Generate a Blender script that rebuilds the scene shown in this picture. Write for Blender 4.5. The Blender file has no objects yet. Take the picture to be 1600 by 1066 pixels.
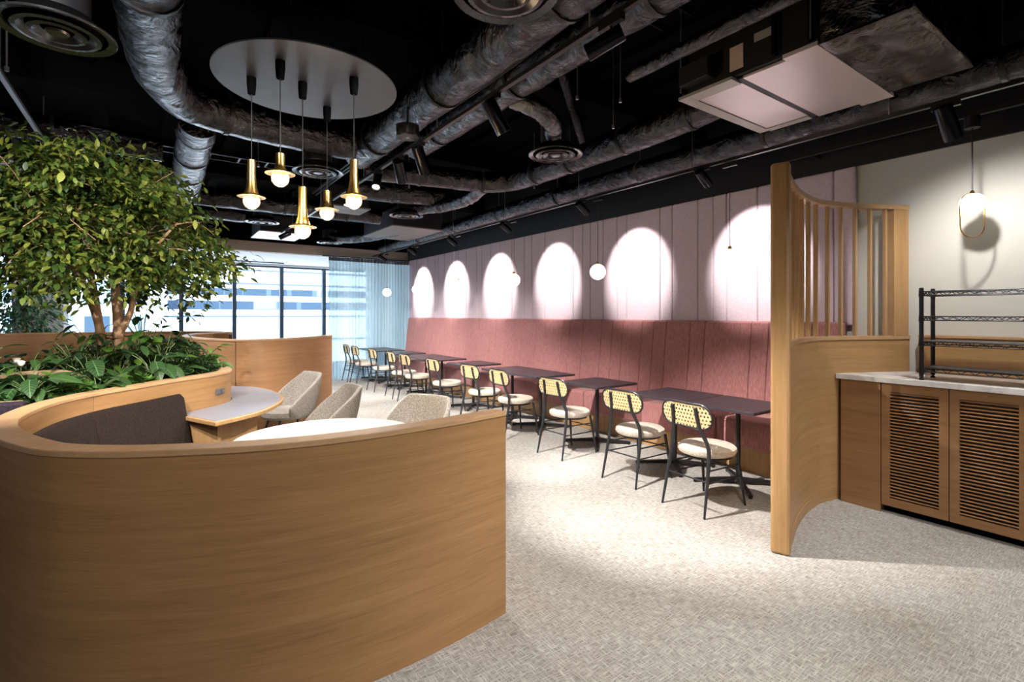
import bpy, bmesh, math, random
from mathutils import Vector, Matrix
R = math.radians
rnd = random.Random(7)
S = bpy.context.scene
COL = S.collection

# ------------------------------------------------------------------ camera
cd = bpy.data.cameras.new('camera'); cam = bpy.data.objects.new('camera', cd); COL.objects.link(cam)
cd.sensor_width = 36.0; cd.lens = 782.0 / 1600.0 * 36.0; cd.shift_y = -41.0 / 1600.0
cd.clip_start = 0.05; cd.clip_end = 400
cam.location = (0, 0, 1.5); cam.rotation_euler = (R(90), 0, R(-35.41))
S.camera = cam
# ------------------------------------------------------------------ world, sun, exposure
W = bpy.data.worlds.new('daylight'); S.world = W; W.use_nodes = True
bg = W.node_tree.nodes['Background']
bg.inputs[0].default_value = (0.62, 0.80, 1.0, 1); bg.inputs[1].default_value = 4.5
sl = bpy.data.lights.new('sun', 'SUN'); sl.energy = 9.0; sl.angle = R(3); sl.color = (1, .96, .9)
so = bpy.data.objects.new('sun', sl); COL.objects.link(so); so.rotation_euler = (R(52), 0, R(-18))
VS = S.view_settings
VS.view_transform = 'Standard'; VS.look = 'None'; VS.exposure = 0.25; VS.gamma = 1.0; VS.use_curve_mapping = False
# daylight portals in the window openings
for (x0, x1) in ((-4.5, -1.8), (-1.8, 1.67), (1.67, 5.15)):
    pl = bpy.data.lights.new('window_portal', 'AREA'); pl.shape = 'RECTANGLE'; pl.size = x1 - x0; pl.size_y = 2.7
    pl.cycles.is_portal = True
    po = bpy.data.objects.new('window_portal', pl); COL.objects.link(po)
    po.location = ((x0 + x1) / 2, 14.95, 1.45); po.rotation_euler = (R(-90), 0, 0)

SPOT_WALL = 200

# ------------------------------------------------------------------ materials
def nodes(name):
    m = bpy.data.materials.new(name); m.use_nodes = True
    nt = m.node_tree; return m, nt, nt.nodes['Principled BSDF'], nt.nodes, nt.links
def plain(name, col, rough=.5, metal=0, spec=.5):
    m, nt, b, N, L = nodes(name)
    b.inputs['Base Color'].default_value = (*col, 1); b.inputs['Roughness'].default_value = rough
    b.inputs['Metallic'].default_value = metal; b.inputs['Specular IOR Level'].default_value = spec
    # faint mottling so that nothing is perfectly flat
    tc = N.new('ShaderNodeTexCoord'); no = N.new('ShaderNodeTexNoise'); no.inputs['Scale'].default_value = 9
    no.inputs['Detail'].default_value = 4
    mr = N.new('ShaderNodeMapRange'); mr.inputs['To Min'].default_value = rough * .85; mr.inputs['To Max'].default_value = min(1, rough * 1.15)
    L.new(tc.outputs['Object'], no.inputs['Vector']); L.new(no.outputs['Fac'], mr.inputs['Value']); L.new(mr.outputs['Result'], b.inputs['Roughness'])
    return m
def ramp(N, stops):
    r = N.new('ShaderNodeValToRGB'); e = r.color_ramp.elements
    e[0].position, e[0].color = stops[0][0], (*stops[0][1], 1)
    e[1].position, e[1].color = stops[-1][0], (*stops[-1][1], 1)
    for p, c in stops[1:-1]:
        x = e.new(p); x.color = (*c, 1)
    return r
def wood(name, dark, mid, light, scale=(.7, .7, 16), rough=.42):
    m, nt, b, N, L = nodes(name)
    tc = N.new('ShaderNodeTexCoord'); mp = N.new('ShaderNodeMapping'); mp.inputs['Scale'].default_value = scale
    n1 = N.new('ShaderNodeTexNoise'); n1.inputs['Scale'].default_value = 1.6; n1.inputs['Detail'].default_value = 6; n1.inputs['Roughness'].default_value = .6
    n1.inputs['Distortion'].default_value = .25
    mp2 = N.new('ShaderNodeMapping'); mp2.inputs['Scale'].default_value = tuple(s * (8 if s > 5 else 5) for s in scale)
    n2 = N.new('ShaderNodeTexNoise'); n2.inputs['Scale'].default_value = 2.2; n2.inputs['Detail'].default_value = 3
    L.new(tc.outputs['Object'], mp.inputs[0]); L.new(mp.outputs[0], n1.inputs[0]); L.new(tc.outputs['Object'], mp2.inputs[0]); L.new(mp2.outputs[0], n2.inputs[0])
    mx = N.new('ShaderNodeMix'); mx.data_type = 'FLOAT'; mx.inputs[0].default_value = .38
    L.new(n1.outputs['Fac'], mx.inputs[2]); L.new(n2.outputs['Fac'], mx.inputs[3])
    r = ramp(N, [(.3, dark), (.5, mid), (.7, light)])
    L.new(mx.outputs[0], r.inputs[0]); L.new(r.outputs[0], b.inputs['Base Color'])
    bp = N.new('ShaderNodeBump'); bp.inputs['Strength'].default_value = .06; bp.inputs['Distance'].default_value = .002
    L.new(n2.outputs['Fac'], bp.inputs['Height']); L.new(bp.outputs[0], b.inputs['Normal'])
    b.inputs['Roughness'].default_value = rough; b.inputs['Specular IOR Level'].default_value = .4
    return m
def fabric(name, c1, c2, scale=(120, 120, 120), bump=.4, dist=.003, nscale=1.0, sheen=.2):
    m, nt, b, N, L = nodes(name)
    tc = N.new('ShaderNodeTexCoord'); mp = N.new('ShaderNodeMapping'); mp.inputs['Scale'].default_value = scale
    n1 = N.new('ShaderNodeTexNoise'); n1.inputs['Scale'].default_value = nscale; n1.inputs['Detail'].default_value = 3
    L.new(tc.outputs['Object'], mp.inputs[0]); L.new(mp.outputs[0], n1.inputs[0])
    r = ramp(N, [(.35, c1), (.65, c2)]); L.new(n1.outputs['Fac'], r.inputs[0]); L.new(r.outputs[0], b.inputs['Base Color'])
    bp = N.new('ShaderNodeBump'); bp.inputs['Strength'].default_value = bump; bp.inputs['Distance'].default_value = dist
    L.new(n1.outputs['Fac'], bp.inputs['Height']); L.new(bp.outputs[0], b.inputs['Normal'])
    b.inputs['Roughness'].default_value = .9; b.inputs['Specular IOR Level'].default_value = .15; b.inputs['Sheen Weight'].default_value = sheen
    return m
def foil(name, c1, c2, rough=.3, bump=.9, metal=.95, scale=7):
    m, nt, b, N, L = nodes(name)
    tc = N.new('ShaderNodeTexCoord')
    n1 = N.new('ShaderNodeTexNoise'); n1.inputs['Scale'].default_value = scale; n1.inputs['Detail'].default_value = 7; n1.inputs['Distortion'].default_value = 1.6
    n1.inputs['Roughness'].default_value = .6
    v = N.new('ShaderNodeTexVoronoi'); v.feature = 'DISTANCE_TO_EDGE'; v.inputs['Scale'].default_value = scale * 1.7
    ad = N.new('ShaderNodeMath'); ad.operation = 'ADD'
    L.new(tc.outputs['Object'], n1.inputs[0]); L.new(n1.outputs['Color'], v.inputs['Vector']) if False else L.new(tc.outputs['Object'], v.inputs[0])
    L.new(n1.outputs['Fac'], ad.inputs[0]); ml = N.new('ShaderNodeMath'); ml.operation = 'MULTIPLY'; ml.inputs[1].default_value = .35
    L.new(v.outputs['Distance'], ml.inputs[0]); L.new(ml.outputs[0], ad.inputs[1])
    bp = N.new('ShaderNodeBump'); bp.inputs['Strength'].default_value = bump; bp.inputs['Distance'].default_value = .05
    L.new(ad.outputs[0], bp.inputs['Height']); L.new(bp.outputs[0], b.inputs['Normal'])
    r = ramp(N, [(.3, c1), (.7, c2)]); L.new(n1.outputs['Fac'], r.inputs[0]); L.new(r.outputs[0], b.inputs['Base Color'])
    b.inputs['Metallic'].default_value = metal; b.inputs['Roughness'].default_value = rough
    return m
def emit(name, col, s):
    m, nt, b, N, L = nodes(name)
    b.inputs['Base Color'].default_value = (*col, 1); b.inputs['Emission Color'].default_value = (*col, 1); b.inputs['Emission Strength'].default_value = s
    return m
def leafmat(name, cols, trans=.3, rough=.5, vein=False):
    m, nt, b, N, L = nodes(name)
    oi = N.new('ShaderNodeObjectInfo'); ge = N.new('ShaderNodeNewGeometry')
    ad = N.new('ShaderNodeMath'); ad.operation = 'ADD'; fr = N.new('ShaderNodeMath'); fr.operation = 'FRACT'
    L.new(oi.outputs['Random'], ad.inputs[0]); L.new(ge.outputs['Random Per Island'], ad.inputs[1]); L.new(ad.outputs[0], fr.inputs[0])
    k = len(cols) - 1
    r = ramp(N, [(i / k, c) for i, c in enumerate(cols)])
    L.new(fr.outputs[0], r.inputs[0]); L.new(r.outputs[0], b.inputs['Base Color'])
    b.inputs['Roughness'].default_value = rough; b.inputs['Specular IOR Level'].default_value = .35
    if vein:      # pale midrib and side veins drawn along the leaf's own axes
        tc = N.new('ShaderNodeTexCoord'); sx = N.new('ShaderNodeSeparateXYZ'); L.new(tc.outputs['Object'], sx.inputs[0])
        ab = N.new('ShaderNodeMath'); ab.operation = 'ABSOLUTE'; L.new(sx.outputs[1], ab.inputs[0])
        md = N.new('ShaderNodeMath'); md.operation = 'LESS_THAN'; md.inputs[1].default_value = .0022; L.new(ab.outputs[0], md.inputs[0])
        sb = N.new('ShaderNodeMath'); sb.operation = 'SUBTRACT'; L.new(sx.outputs[0], sb.inputs[0]); L.new(ab.outputs[0], sb.inputs[1])
        mo = N.new('ShaderNodeMath'); mo.operation = 'PINGPONG'; mo.inputs[1].default_value = .012; L.new(sb.outputs[0], mo.inputs[0])
        lt = N.new('ShaderNodeMath'); lt.operation = 'LESS_THAN'; lt.inputs[1].default_value = .0012; L.new(mo.outputs[0], lt.inputs[0])
        mx2 = N.new('ShaderNodeMath'); mx2.operation = 'MAXIMUM'; L.new(md.outputs[0], mx2.inputs[0]); L.new(lt.outputs[0], mx2.inputs[1])
        vm = N.new('ShaderNodeMix'); vm.data_type = 'RGBA'; vm.inputs[7].default_value = (.10, .19, .07, 1)
        L.new(mx2.outputs[0], vm.inputs[0]); L.new(r.outputs[0], vm.inputs[6]); L.new(vm.outputs[2], b.inputs['Base Color'])
    tr = N.new('ShaderNodeBsdfTranslucent'); mx = N.new('ShaderNodeMixShader'); mx.inputs[0].default_value = trans
    L.new(r.outputs[0], tr.inputs[0]); L.new(b.outputs[0], mx.inputs[1]); L.new(tr.outputs[0], mx.inputs[2])
    L.new(mx.outputs[0], N['Material Output'].inputs[0])
    return m
def carpet():
    m, nt, b, N, L = nodes('carpet')
    tc = N.new('ShaderNodeTexCoord')
    def nz(scale, s, d=2):
        mp = N.new('ShaderNodeMapping'); mp.inputs['Scale'].default_value = scale
        n = N.new('ShaderNodeTexNoise'); n.inputs['Scale'].default_value = s; n.inputs['Detail'].default_value = d
        L.new(tc.outputs['Object'], mp.inputs[0]); L.new(mp.outputs[0], n.inputs[0]); return n
    a = nz((18, 150, 1), 1, 3); c = nz((150, 18, 1), 1, 3); p = nz((1, 1, 1), 1.6, 3); g = nz((1, 1, 1), 420, 1)
    mx = N.new('ShaderNodeMath'); mx.operation = 'MAXIMUM'; L.new(a.outputs['Fac'], mx.inputs[0]); L.new(c.outputs['Fac'], mx.inputs[1])
    m2 = N.new('ShaderNodeMix'); m2.data_type = 'FLOAT'; m2.inputs[0].default_value = .18; L.new(mx.outputs[0], m2.inputs[2]); L.new(g.outputs['Fac'], m2.inputs[3])
    r = ramp(N, [(.42, (.20, .187, .172)), (.53, (.33, .315, .295)), (.66, (.48, .465, .44))]); L.new(m2.outputs[0], r.inputs[0])
    r2 = ramp(N, [(.35, (.86, .83, .80)), (.65, (1.0, 1.0, 1.0))]); L.new(p.outputs['Fac'], r2.inputs[0])
    mm = N.new('ShaderNodeMix'); mm.data_type = 'RGBA'; mm.blend_type = 'MULTIPLY'; mm.inputs[0].default_value = 1
    L.new(r.outputs[0], mm.inputs[6]); L.new(r2.outputs[0], mm.inputs[7]); L.new(mm.outputs[2], b.inputs['Base Color'])
    bp = N.new('ShaderNodeBump'); bp.inputs['Strength'].default_value = .5; bp.inputs['Distance'].default_value = .004
    L.new(m2.outputs[0], bp.inputs['Height']); L.new(bp.outputs[0], b.inputs['Normal'])
    b.inputs['Roughness'].default_value = .95; b.inputs['Specular IOR Level'].default_value = .1
    return m
def marble():
    m, nt, b, N, L = nodes('marble')
    tc = N.new('ShaderNodeTexCoord'); n = N.new('ShaderNodeTexNoise'); n.inputs['Scale'].default_value = 3; n.inputs['Detail'].default_value = 8; n.inputs['Distortion'].default_value = 2
    L.new(tc.outputs['Object'], n.inputs[0]); r = ramp(N, [(.35, (.55, .53, .52)), (.5, (.74, .73, .72)), (.65, (.8, .79, .78))])
    L.new(n.outputs['Fac'], r.inputs[0]); L.new(r.outputs[0], b.inputs['Base Color']); b.inputs['Roughness'].default_value = .25
    return m
def mixmat(name, col, kind, fac, tcol=(1, 1, 1)):
    m, nt, b, N, L = nodes(name)
    b.inputs['Base Color'].default_value = (*col, 1); b.inputs['Roughness'].default_value = .6 if kind == 'sheer' else .05
    t = N.new('ShaderNodeBsdfTransparent'); t.inputs[0].default_value = (*tcol, 1)
    mx = N.new('ShaderNodeMixShader'); mx.inputs[0].default_value = fac
    src = b.outputs[0]
    if kind == 'sheer':
        tl = N.new('ShaderNodeBsdfTranslucent'); tl.inputs[0].default_value = (*col, 1)
        m0 = N.new('ShaderNodeMixShader'); m0.inputs[0].default_value = .6
        L.new(b.outputs[0], m0.inputs[1]); L.new(tl.outputs[0], m0.inputs[2]); src = m0.outputs[0]
    L.new(src, mx.inputs[1]); L.new(t.outputs[0], mx.inputs[2]); L.new(mx.outputs[0], N['Material Output'].inputs[0])
    return m

M = {}
M['carpet'] = carpet()
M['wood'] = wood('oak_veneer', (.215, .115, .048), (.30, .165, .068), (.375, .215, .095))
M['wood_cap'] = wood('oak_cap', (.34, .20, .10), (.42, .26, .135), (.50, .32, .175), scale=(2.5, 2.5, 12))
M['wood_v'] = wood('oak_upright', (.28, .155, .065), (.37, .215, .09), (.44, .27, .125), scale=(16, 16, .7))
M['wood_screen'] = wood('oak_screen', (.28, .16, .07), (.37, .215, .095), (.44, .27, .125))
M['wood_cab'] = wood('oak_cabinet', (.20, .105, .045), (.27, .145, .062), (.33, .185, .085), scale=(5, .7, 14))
M['wood_warm'] = wood('oak_booth', (.27, .135, .06), (.34, .18, .085), (.41, .23, .11))
M['groove'] = plain('shadow_gap', (.05, .03, .02), .8)
M['black'] = plain('black_paint', (.003, .003, .0033), 1.0, spec=.02)
M['blackband'] = plain('black_board', (.010, .010, .013), .55, spec=.3)
M['blackmetal'] = plain('black_metal', (.012, .012, .014), .38, .3)
M['spotmetal'] = plain('gunmetal', (.02, .02, .025), .25, .85)
M['chairmetal'] = plain('chair_steel', (.018, .019, .022), .42, .2)
M['steel'] = plain('galvanised', (.32, .33, .36), .35, .9)
M['greywall'] = plain('grey_plaster', (.50, .49, .455), .9, spec=.1)
M['white'] = plain('white_paint', (.84, .84, .84), .7)
M['cream'] = plain('cream_paint', (.36, .31, .26), .7)
M['column'] = plain('grey_paint', (.42, .44, .47), .75)
M['lilac'] = fabric('lilac_upholstery', (.49, .395, .44), (.55, .45, .495), (50, 50, 50), .12, .003)
M['rust'] = fabric('rust_upholstery', (.27, .108, .105), (.42, .19, .182), (160, 160, 9), .35, .004)
M['brown'] = fabric('brown_boucle', (.009, .006, .005), (.024, .015, .012), (110, 110, 110), .8, .006, sheen=0)
M['plum'] = fabric('plum_upholstery', (.016, .011, .018), (.03, .022, .032), (90, 90, 90), .5, .004, sheen=0)
M['tweed'] = fabric('grey_tweed', (.36, .35, .34), (.85, .83, .80), (120, 120, 120), .5, .003)
M['oat'] = fabric('oat_tweed', (.17, .15, .13), (.33, .30, .265), (110, 110, 110), .5, .003)
M['cushion'] = fabric('sand_fabric', (.36, .31, .25), (.52, .46, .39), (90, 90, 90), .4, .003)
M['tabletop'] = plain('dark_laminate', (.036, .028, .035), .34)
M['whitetop'] = plain('white_laminate', (.80, .79, .77), .35)
M['greytop'] = plain('grey_laminate', (.20, .215, .26), .3)
M['cane'] = plain('cane', (.62, .48, .25), .6)
M['foil'] = foil('dark_foil', (.02, .02, .024), (.09, .087, .092), .14, .9, 1.0, 5)
M['foil_b'] = foil('brown_foil', (.04, .033, .028), (.09, .072, .058), .24, .8, 1.0, 4)
M['flex'] = foil('flex_foil', (.06, .06, .07), (.16, .16, .17), .2, .5)
M['diff'] = plain('diffuser_metal', (.05, .05, .055), .28, .75)
M['acplate'] = plain('pale_steel', (.62, .55, .55), .33, .35)
M['acframe'] = plain('pale_frame', (.36, .34, .31), .5, .2)
M['sticker'] = plain('sticker', (.55, .42, .36), .7)
M['brass'] = plain('brass', (.72, .46, .14), .26, 1.0)
M['disc'] = plain('disc_grey', (.058, .060, .074), .42, .2)
M['bulb'] = emit('warm_bulb', (1.0, .72, .38), 26)
M['globe'] = emit('opal_globe', (1.0, .95, .87), 7.0)
M['lens'] = emit('spot_lens', (1.0, .94, .85), 9)
M['glass'] = mixmat('window_glass', (.8, .9, .95), 'glass', .95)
M['clear'] = mixmat('clear_glass', (.9, .8, .65), 'glass', .82)
M['sheer'] = mixmat('sheer_curtain', (.54, .68, .74), 'sheer', .14, (.8, .92, .97))
M['curtop'] = plain('curtain_heading', (.10, .13, .16), .9)
M['frame'] = plain('window_frame', (.05, .085, .13), .45, .1)  # blue tint puts the window glare into the frame colour
M['marble'] = marble()
M['soil'] = fabric('soil', (.012, .008, .005), (.04, .028, .018), (40, 40, 40), 1, .02)
M['leaf_tree'] = leafmat('ficus_leaf', [(.010, .026, .004), (.028, .058, .008), (.075, .112, .016), (.16, .18, .03), (.02, .042, .006)], .35)
M['leaf_dark'] = leafmat('deep_leaf', [(.010, .030, .010), (.020, .055, .014), (.036, .082, .018), (.014, .042, .012)], .2)
M['leaf_vein'] = leafmat('veined_leaf', [(.012, .034, .011), (.022, .058, .016), (.035, .08, .02), (.016, .045, .013)], .2, .4, True)
M['leaf_bright'] = leafmat('lime_leaf', [(.03, .085, .012), (.055, .13, .018), (.10, .19, .028), (.04, .10, .014)], .3)
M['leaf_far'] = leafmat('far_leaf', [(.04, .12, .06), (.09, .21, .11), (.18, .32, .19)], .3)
M['bark'] = wood('bark', (.20, .115, .06), (.31, .19, .11), (.40, .26, .16), scale=(9, 9, 2), rough=.8)
M['stem'] = plain('green_stem', (.06, .10, .025), .6)
M['drift'] = wood('driftwood', (.10, .06, .035), (.20, .13, .075), (.36, .25, .15), scale=(3, 12, 12), rough=.8)
M['petal'] = plain('white_petal', (.8, .78, .7), .6)
M['extwhite'] = plain('white_facade', (.80, .82, .84), .8)
M['extpane'] = plain('facade_glass', (.022, .05, .09), .12, .1)
M['extblue'] = plain('pale_blue_facade', (.16, .24, .32), .7)
M['extline'] = plain('facade_joint', (.06, .10, .14), .8)
M['pot'] = plain('pot', (.12, .12, .13), .6)
M['plastic'] = plain('grey_plastic', (.09, .09, .10), .45)
M['slab'] = plain('outer_slab', (.55, .56, .58), .8)

# ------------------------------------------------------------------ mesh helpers
class MB:
    def __init__(s): s.v = []; s.f = []
    def add(s, vs, fs):
        o = len(s.v); s.v += [tuple(p) for p in vs]; s.f += [tuple(i + o for i in f) for f in fs]; return s
    def box(s, x0, x1, y0, y1, z0, z1, mat=None):
        vs = [Vector(p) for p in ((x0, y0, z0), (x1, y0, z0), (x1, y1, z0), (x0, y1, z0), (x0, y0, z1), (x1, y0, z1), (x1, y1, z1), (x0, y1, z1))]
        if mat: vs = [mat @ p for p in vs]
        return s.add(vs, [(0, 3, 2, 1), (4, 5, 6, 7), (0, 1, 5, 4), (1, 2, 6, 5), (2, 3, 7, 6), (3, 0, 4, 7)])
    def tube(s, path, rad, seg=10, cap=True, flat=None, jit=0):
        P = [Vector(p) for p in path]; n = len(P)
        if not hasattr(rad, '__len__'): rad = [rad] * n
        T = []
        for i in range(n):
            a = P[max(0, i - 1)]; b = P[min(n - 1, i + 1)]; T.append((b - a).normalized())
        up = Vector((0, 0, 1)) if abs(T[0].z) < .9 else Vector((1, 0, 0))
        u = T[0].cross(up).normalized(); vs = []
        for i in range(n):
            u = (u - T[i] * u.dot(T[i])).normalized(); w = T[i].cross(u)
            for k in range(seg):
                a = 2 * math.pi * k / seg; r = rad[i] * (1 + (rnd.uniform(-jit, jit) if jit else 0))
                fz = flat if flat else 1
                vs.append(P[i] + u * math.cos(a) * r + w * math.sin(a) * r * fz)
        fs = [(i * seg + k, i * seg + (k + 1) % seg, (i + 1) * seg + (k + 1) % seg, (i + 1) * seg + k) for i in range(n - 1) for k in range(seg)]
        if cap: fs += [tuple(range(seg - 1, -1, -1)), tuple((n - 1) * seg + k for k in range(seg))]
        return s.add(vs, fs)
    def lathe(s, prof, seg=24, c=(0, 0, 0), mat=None):
        vs = []; n = len(prof)
        for r, z in prof:
            for k in range(seg):
                a = 2 * math.pi * k / seg; p = Vector((r * math.cos(a), r * math.sin(a), z))
                if mat: p = mat @ p
                vs.append(p + Vector(c))
        fs = [(i * seg + k, i * seg + (k + 1) % seg, (i + 1) * seg + (k + 1) % seg, (i + 1) * seg + k) for i in range(n - 1) for k in range(seg)]
        if prof[0][0] > 1e-4 and prof[0] != prof[-1]: fs.append(tuple(range(seg - 1, -1, -1)))
        if prof[-1][0] > 1e-4 and prof[0] != prof[-1]: fs.append(tuple((n - 1) * seg + k for k in range(seg)))
        return s.add(vs, fs)
    def prism(s, poly, z0, z1):
        n = len(poly)
        vs = [(x, y, z0) for x, y in poly] + [(x, y, z1) for x, y in poly]
        fs = [tuple(range(n - 1, -1, -1)), tuple(range(n, 2 * n))] + [(i, (i + 1) % n, n + (i + 1) % n, n + i) for i in range(n)]
        return s.add(vs, fs)
    def sweep(s, path, o0, o1, z0, z1, closed=False):
        """vertical wall: 2D path offset between o0 and o1 (left positive), z0..z1"""
        a = offset(path, o0, closed); b = offset(path, o1, closed); n = len(path); vs = []
        for i in range(n):
            vs += [(a[i][0], a[i][1], z0), (b[i][0], b[i][1], z0), (b[i][0], b[i][1], z1), (a[i][0], a[i][1], z1)]
        fs = []
        for i in range(n if closed else n - 1):
            j = (i + 1) % n
            for k in range(4): fs.append((i * 4 + k, i * 4 + (k + 1) % 4, j * 4 + (k + 1) % 4, j * 4 + k))
        if not closed: fs += [(0, 1, 2, 3), ((n - 1) * 4 + 3, (n - 1) * 4 + 2, (n - 1) * 4 + 1, (n - 1) * 4)]
        return s.add(vs, fs)
    def grid(s, fn, nu, nv):
        vs = [fn(i / nu, j / nv) for j in range(nv + 1) for i in range(nu + 1)]
        return s.add(vs, [(j * (nu + 1) + i, j * (nu + 1) + i + 1, (j + 1) * (nu + 1) + i + 1, (j + 1) * (nu + 1) + i) for j in range(nv) for i in range(nu)])
def offset(path, d, closed=False):
    n = len(path); out = []
    for i in range(n):
        if closed: a, b = path[i - 1], path[(i + 1) % n]
        else: a, b = path[max(0, i - 1)], path[min(n - 1, i + 1)]
        tx, ty = b[0] - a[0], b[1] - a[1]; l = math.hypot(tx, ty) or 1
        out.append((path[i][0] - ty / l * d, path[i][1] + tx / l * d))
    return out
def smooth_path(pts, step=.05, closed=False):
    P = [Vector(p) for p in pts]; n = len(P); out = []
    for i in range(n if closed else n - 1):
        p1, p2 = P[i], P[(i + 1) % n]
        p0 = P[i - 1] if (closed or i > 0) else p1 * 2 - p2
        p3 = P[(i + 2) % n] if (closed or i + 2 < n) else p2 * 2 - p1
        k = max(2, int((p2 - p1).length / step))
        for j in range(k):
            t = j / k
            out.append(.5 * ((2 * p1) + (p2 - p0) * t + (2 * p0 - 5 * p1 + 4 * p2 - p3) * t * t + (3 * p1 - p0 - 3 * p2 + p3) * t ** 3))
    if not closed: out.append(P[-1])
    return [tuple(p) for p in out]
def mesh(name, mb, smooth=False):
    me = bpy.data.meshes.new(name); me.from_pydata(mb.v, [], mb.f)
    bm = bmesh.new(); bm.from_mesh(me); bmesh.ops.recalc_face_normals(bm, faces=bm.faces); bm.to_mesh(me); bm.free()
    if smooth:
        for p in me.polygons: p.use_smooth = True
        me.set_sharp_from_angle(angle=R(40))
    me.update(); return me
def link(name, data, parent=None, loc=None):
    o = bpy.data.objects.new(name, data); COL.objects.link(o)
    if parent: o.parent = parent
    if loc is not None: o.location = loc
    return o
def root_loc(o):
    l = Vector((0, 0, 0))
    while o: l += o.location; o = o.parent
    return l
def part(name, mb, mat, parent=None, smooth=False, bevel=0, world=True, stuff=False, label=None):
    """a mesh; with world=True the vertices are in world space and are moved into the parent's frame"""
    if parent and world:
        l = root_loc(parent); mb.v = [(x - l.x, y - l.y, z - l.z) for x, y, z in mb.v]
    me = mesh(name, mb, smooth); me.materials.append(M[mat]); o = link(name, me, parent)
    if bevel:
        b = o.modifiers.new('bevel', 'BEVEL'); b.width = bevel; b.segments = 2; b.limit_method = 'ANGLE'; b.angle_limit = R(50)
    if stuff: o['kind'] = 'stuff'
    if label: o['label'] = label
    return o
def tag(o, label, cat, group=None):
    o['label'] = label; o['category'] = cat
    if group: o['group'] = group
    return o
def thing(name, label, cat, loc=(0, 0, 0), rz=0, group=None):
    o = bpy.data.objects.new(name, None); COL.objects.link(o); o.empty_display_size = .1
    o.location = loc; o.rotation_euler = (0, 0, rz); return tag(o, label, cat, group)
def struct(name, mb, mat, **k):
    o = part(name, mb, mat, **k); o['kind'] = 'structure'; return o
def copy_tree(o, parent=None):
    c = o.copy(); COL.objects.link(c); c.parent = parent
    for ch in list(o.children): copy_tree(ch, c)
    return c
def aim(frm, to):
    return (Vector(to) - Vector(frm)).to_track_quat('-Z', 'Y')
ORD = ['nearest', 'second', 'third', 'fourth', 'fifth', 'sixth', 'seventh', 'eighth', 'ninth', 'tenth', 'eleventh', 'twelfth']

# ================================================================== THE SETTING
XW = 5.2; XL = -4.6; YB = -3.2; YF = 14.8
struct('floor', MB().box(XL - .2, XW + .2, YB - .2, YF + .3, -.15, 0), 'carpet')
struct('ceiling', MB().box(XL - .2, XW + .2, YB - .2, YF + .3, 3.8, 4.0), 'black')
struct('wall_right', MB().box(XW, XW + .2, YB, YF + .2, 0, 3.8), 'greywall')
struct('wall_left', MB().box(XL - .2, XL, YB, YF + .2, 0, 3.8), 'white')
struct('wall_back', MB().box(XL - .2, XW + .2, YB - .2, YB, 0, 3.8), 'white')
struct('trim_1', MB().box(XW - .03, XW, YB, 11.8, 2.85, 3.799), 'blackband')      # black boarding over the panels
struct('trim_2', MB().box(XL, XW - .001, 11.8, 12.0, 2.85, 3.06), 'cream')             # beam in front of the windows
struct('trim_3', MB().box(XL, XW - .001, 12.0, YF + .2, 2.87, 2.95), 'white')          # soffit over the windows
struct('trim_4', MB().box(XL, XW - .001, 11.9, 12.0, 3.06, 3.799), 'black')
struct('wall_far', MB().box(XL, XW - .001, YF, YF + .2, 2.82, 2.869), 'white')
struct('baseboard_far', MB().box(XL, XW - .001, YF, YF + .2, 0, .1), 'white')
struct('trim_5', MB().box(XL + .1, 2.75, 14.25, 14.30, 2.845, 2.869), 'frame')          # blind slot
cbm = MB().box(-1.9, -1.27, 11.25, 11.79, 0, 2.85)
struct('column', cbm, 'column')
for i, y in enumerate((-1.4, 1.0, 3.4, 5.8, 8.2, 10.6)):
    struct('ceiling_beam', MB().box(XL, XW - .04, y, y + .3, 3.5, 3.799), 'black')
for i in range(14):
    struct('ceiling_rib', MB().box(-3.9 + i * .66, -3.75 + i * .66, YB, 11.85, 3.74, 3.799), 'black')
mull = [-4.55, -4.10, -2.945, -1.795, -.645, .505, 1.666, 2.805, 3.93, 5.15]
for i in range(len(mull) - 1):
    x0, x1 = mull[i], mull[i + 1]
    w = link('window_%d' % (i + 1), None, None, ((x0 + x1) / 2, YF + .08, .1)); w['kind'] = 'structure'
    b = MB().box(x0 - .045, x0 + .045, YF + .01, YF + .17, .1, 2.82)
    part('window_mullion', b, 'frame', w)
    part('window_rail', MB().box(x0 + .045, x1 - .045, YF + .05, YF + .11, .1, .14).box(x0 + .045, x1 - .045, YF + .05, YF + .11, 2.775, 2.819), 'frame', w)
    part('pane', MB().box(x0 + .045, x1 - .045, YF + .075, YF + .085, .14, 2.775), 'glass', w)

# ================================================================== UPHOLSTERED WALL AND BANQUETTE
seam = [1.89, 2.07, 2.43, 2.795, 3.147, 3.309, 3.505, 3.861, 4.042, 4.59, 4.762, 5.02, 5.279, 5.44, 5.649, 6.323, 6.67, 6.876, 7.25, 7.619, 7.942, 8.26, 8.45, 8.86, 9.273, 9.45, 9.8, 10.1, 10.25, 10.62, 10.95, 11.15, 11.45, 11.76]
pw = thing('upholstered_wall_panelling', 'padded lilac wall panelling above the rust banquette', 'wall panelling', (XW, 6.8, 1.4))
for a, b in zip(seam[:-1], seam[1:]):
    part('padded_panel', MB().box(XW - .05, XW - .002, a + .0012, b - .0012, 1.40, 2.848), 'lilac', pw, bevel=.018)
bq = thing('banquette', 'long rust-red banquette bench along the lilac wall', 'banquette', (4.9, 6.8, 0))
part('kickboard', MB().box(4.62, 5.12, 1.98, 11.54, 0, .23), 'wood_v', bq)
ys = [1.95, 2.9, 3.85, 4.8, 5.75, 6.7, 7.65, 8.6, 9.55, 10.5, 11.56]
for a, b in zip(ys[:-1], ys[1:]):
    part('seat_cushion', MB().box(4.55, 5.14, a + .004, b - .004, .232, .50), 'rust', bq, bevel=.035)
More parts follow.
